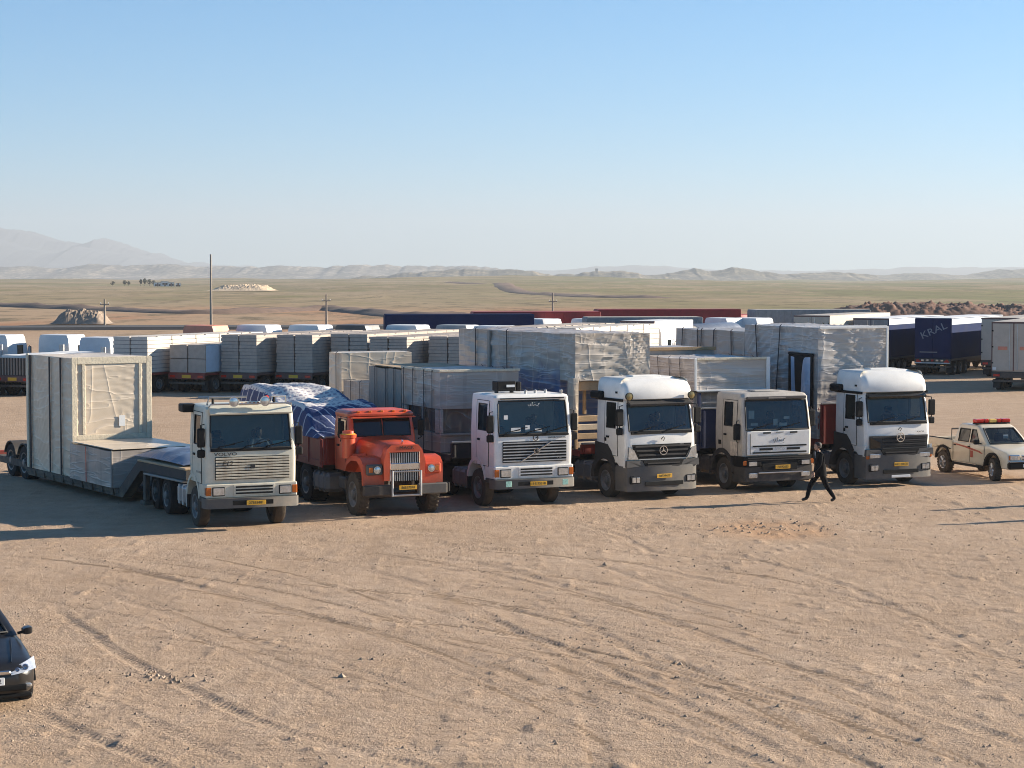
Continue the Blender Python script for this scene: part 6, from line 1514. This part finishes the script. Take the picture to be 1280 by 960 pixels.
    bp = G().box(-.84, .84, -.10, .10, .44, .66, .04).obj('bumper', M['black'], t); G().box(-.35, .35, -.115, -.098, .50, .60, .01).obj('number_plate', M['paper'], bp); G().box(-.84, .84, -.11, .05, .662, .70, .015).obj('bumper_strip', M['chrome'], bp)
    gr = G().box(-.36, .36, -.03, .02, .72, .88, .02).obj('grille', M['chrome'], t)
    for k in range(3): G().box(-.33, .33, -.04, -.028, .745 + k * .045, .765 + k * .045).obj('slat', M['black'], gr)
    return t
M['redstripe'] = pm('red_vinyl', (.36, .07, .04), .5, var=.1); M['ambl'] = pm('pale_amber_lens', (.75, .48, .12), .25)
pickup()
def sedan():
    a = R(27); c = gp(45, 882); ex, ey = (math.cos(a), math.sin(a)), (-math.sin(a), math.cos(a))
    o = (c.x - .80 * ex[0] - .22 * ey[0], c.y - .80 * ex[1] - .22 * ey[1], 0)
    t = thing('sedan_car', 'black saloon car with clear headlamps parked on the gravel', 'car', o, a); B = M['carblack']
    stations = [(.0, .60, .50, .30), (.05, .66, .64, .24), (.16, .715, .75, .20), (.35, .76, .82, .19), (.75, .84, .855, .19), (1.15, .92, .86, .20), (1.5, .96, .865, .20), (2.8, .97, .865, .20), (3.7, .98, .86, .22), (4.2, .98, .82, .24), (4.42, .90, .74, .28), (4.48, .78, .66, .34)]
    rings = []
    for y, zt, w, zb in stations:
        h = [(w * .82, zb), (w * .98, zb + .10), (w * 1.0, zb + .28), (w * .985, zt - .14), (w * .93, zt - .04), (w * .80, zt), (w * .45, zt + .025), (0, zt + .035)]
        rings.append([(x, y + .05 * (x / .86) ** 2 * (1 if y < .4 else 0), z) for x, z in h] + [(-x, y + .05 * (x / .86) ** 2 * (1 if y < .4 else 0), z) for x, z in h[-2::-1]])
    G().loft(rings).obj('body', B, t, ang=50)
    for e in (-1, 1):
        G().tube([(e * .40, .12, .735), (e * .52, .6, .845), (e * .62, 1.1, .935)], .010, 5).obj('bonnet_crease', B, t)
        P = np.array([[(e * (.36 + .44 * u), .0 + .20 * u * u + .05 * u + .12 * v, .56 + .04 * u + .16 * v * (.5 + .55 * u)) for u in np.linspace(0, 1, 9)] for v in np.linspace(0, 1, 6)]); P[:, :, 1] -= .05
        h = G().grid(P).obj('headlight', M['headclear'], t, ang=80)
        for q, r in ((.60, .05), (.46, .035)): G().lathe([(-.012, r), (-.02, r * .7), (-.014, r * .65), (-.008, .002)], 14, 'y', (e * q, .0 + (.075 if q > .5 else 0) - .012, .655 if q > .5 else .635)).obj('lamp', M['lampblue'], h)
        G().box(e * .60 - .12, e * .60 + .10, .045, .12, .335, .40, .02).obj('fog_light', M['lens'], t)
        wheel(t, e * .76, .86, .31, .20, False, 0, True); wheel(t, e * .76, 3.5, .31, .20, False, 0, True)
        arch(t, e, .86, .31, .33, .37, .60, .872, 'black', 5, 175); arch(t, e, 3.5, .31, .33, .37, .60, .872, 'black', 5, 175)
        m_ = G(); m_.loft([[(e * (.84 + .17 * s_), 1.30 + q * .10 * k_, 1.0 + z * .065 * k_ + .02 * s_) for q, z in ((-1, -.8), (-1, .8), (.4, 1), (1, .6), (1, -.6), (.4, -1))] for s_, k_ in ((.15, .75), (.4, 1.), (.8, 1.0), (1.0, .7))]); m_.obj('door_mirror', B, t, ang=50)
        G().tube([(e * .80, 1.36, .96), (e * .90, 1.33, .985)], .025, 6).obj('mirror_arm', M['black'], t)
        G().tube([(e * .868, 1.35, .40), (e * .866, 1.42, .93)], .006, 4).obj('door_seam', M['ink'], t)
    G().box(-.62, .62, .0, .07, .30, .40, .02).obj('lower_grille', M['black'], t); G().box(-.70, .70, .03, .15, .19, .26, .02).obj('bumper_lip', M['black'], t)
    G().box(-.36, .36, -.018, .06, .56, .63, .015).obj('grille', M['chrome'], t)
    plate(t, 0, -.02, .47, 'paper', None, .52, '84N61522')
    ys_ = lambda f: [1.75 + .38 * f, 1.82 + .36 * f, 2.50, 2.56, 3.35 - .15 * f, 3.45 - .2 * f]
    secs = []
    for z, yf, w, r, yr in ((.94, 1.18, .80, .14, 3.98), (.99, 1.27, .785, .14, 3.90), (1.18, 1.58, .71, .14, 3.62), (1.34, 1.88, .63, .14, 3.38), (1.38, 1.97, .60, .14, 3.32), (1.42, 2.12, .55, .16, 3.2)):
        secs.append((z, yf, w, r, .08, yr, ys_((z - .94) / .48)))
    Cab(t, secs, [-1, -.97, -.5, 0, .5, .97, 1], ys_(0), 3.9, B, ws=(1, 4, 1, 5), dw=(1, 3, 1, 2), quarter=(1, 3, 3, 4), glass='glassd', cap=.8, name='roof_shell')
    G().box(-.7, .7, 1.35, 1.7, .80, .96, .04).obj('dashboard', M['dash'], t)
    for x in (-.36, .36): G().box(x - .22, x + .22, 2.4, 2.55, .6, 1.2, .05).obj('seat', M['seat'], t)
    g = G(); g.tube([(-.55, 1.21, .965), (.0, 1.30, 1.0), (.62, 1.30, .99)], .010, 5); g.obj('wiper', M['black'], t)
M['headclear'] = pm('clear_headlamp', (.62, .64, .66), .12, .5, var=.3, vs=14, coat=.8); M['lampblue'] = pm('lamp_projector', (.16, .22, .34), .1, .6)
sedan()
# ------------------------------------------------------------------ people
def walker(label, foot, rz, stride, sw, group=None, lean=.03):
    J = standing(stride, sw, lean)
    return person(label, (foot.x, foot.y, -.005), rz, J, ARM + LEG, suit_f, (0, -.045 - lean, 1.655), 0., [(J['wrl'][0], (0, -.12, -1), 1), (J['wrr'][0], (0, -.12, -1), -1)], group, mats=[skinm, suit, suit, shoe], extra=jacket_extra)
walker('person in a black suit striding past the parked lorries', gp(1025, 627.5), R(-84), .74, .10).scale = (1.15, 1.06, 1.0)
for px, py, q, w_ in ((1160, 638, 'person in black standing with legs together beyond the pickup', 0.), (1168, 656, 'person in black taking a step on open gravel beyond the pickup', .5)):
    tip = gp(px, py); L = 1.78 / math.tan(R(SUN_EL)); f = Vector((tip.x + L * math.cos(R(SUN_AZ)), tip.y + L * math.sin(R(SUN_AZ)), 0))
    walker(q, f, R(40), w_ + .05, .03)
# ------------------------------------------------------------------ haze
def haze():
    t = NT('haze_air'); pv = t.n('VolumePrincipled'); pv.inputs['Color'].default_value = (.55,.60,.66,1)
    pv.inputs['Density'].default_value = HAZE; pv.inputs['Anisotropy'].default_value = .2
    t.t.links.new(pv.outputs[0], t.out.inputs[1])
    tag(G().box(-9000, 9000, -300, 15500, -60, 420).obj('haze', t.m), 'pale dusty air over the plain', 'haze', kind='stuff')
HAZE = .00013
haze()
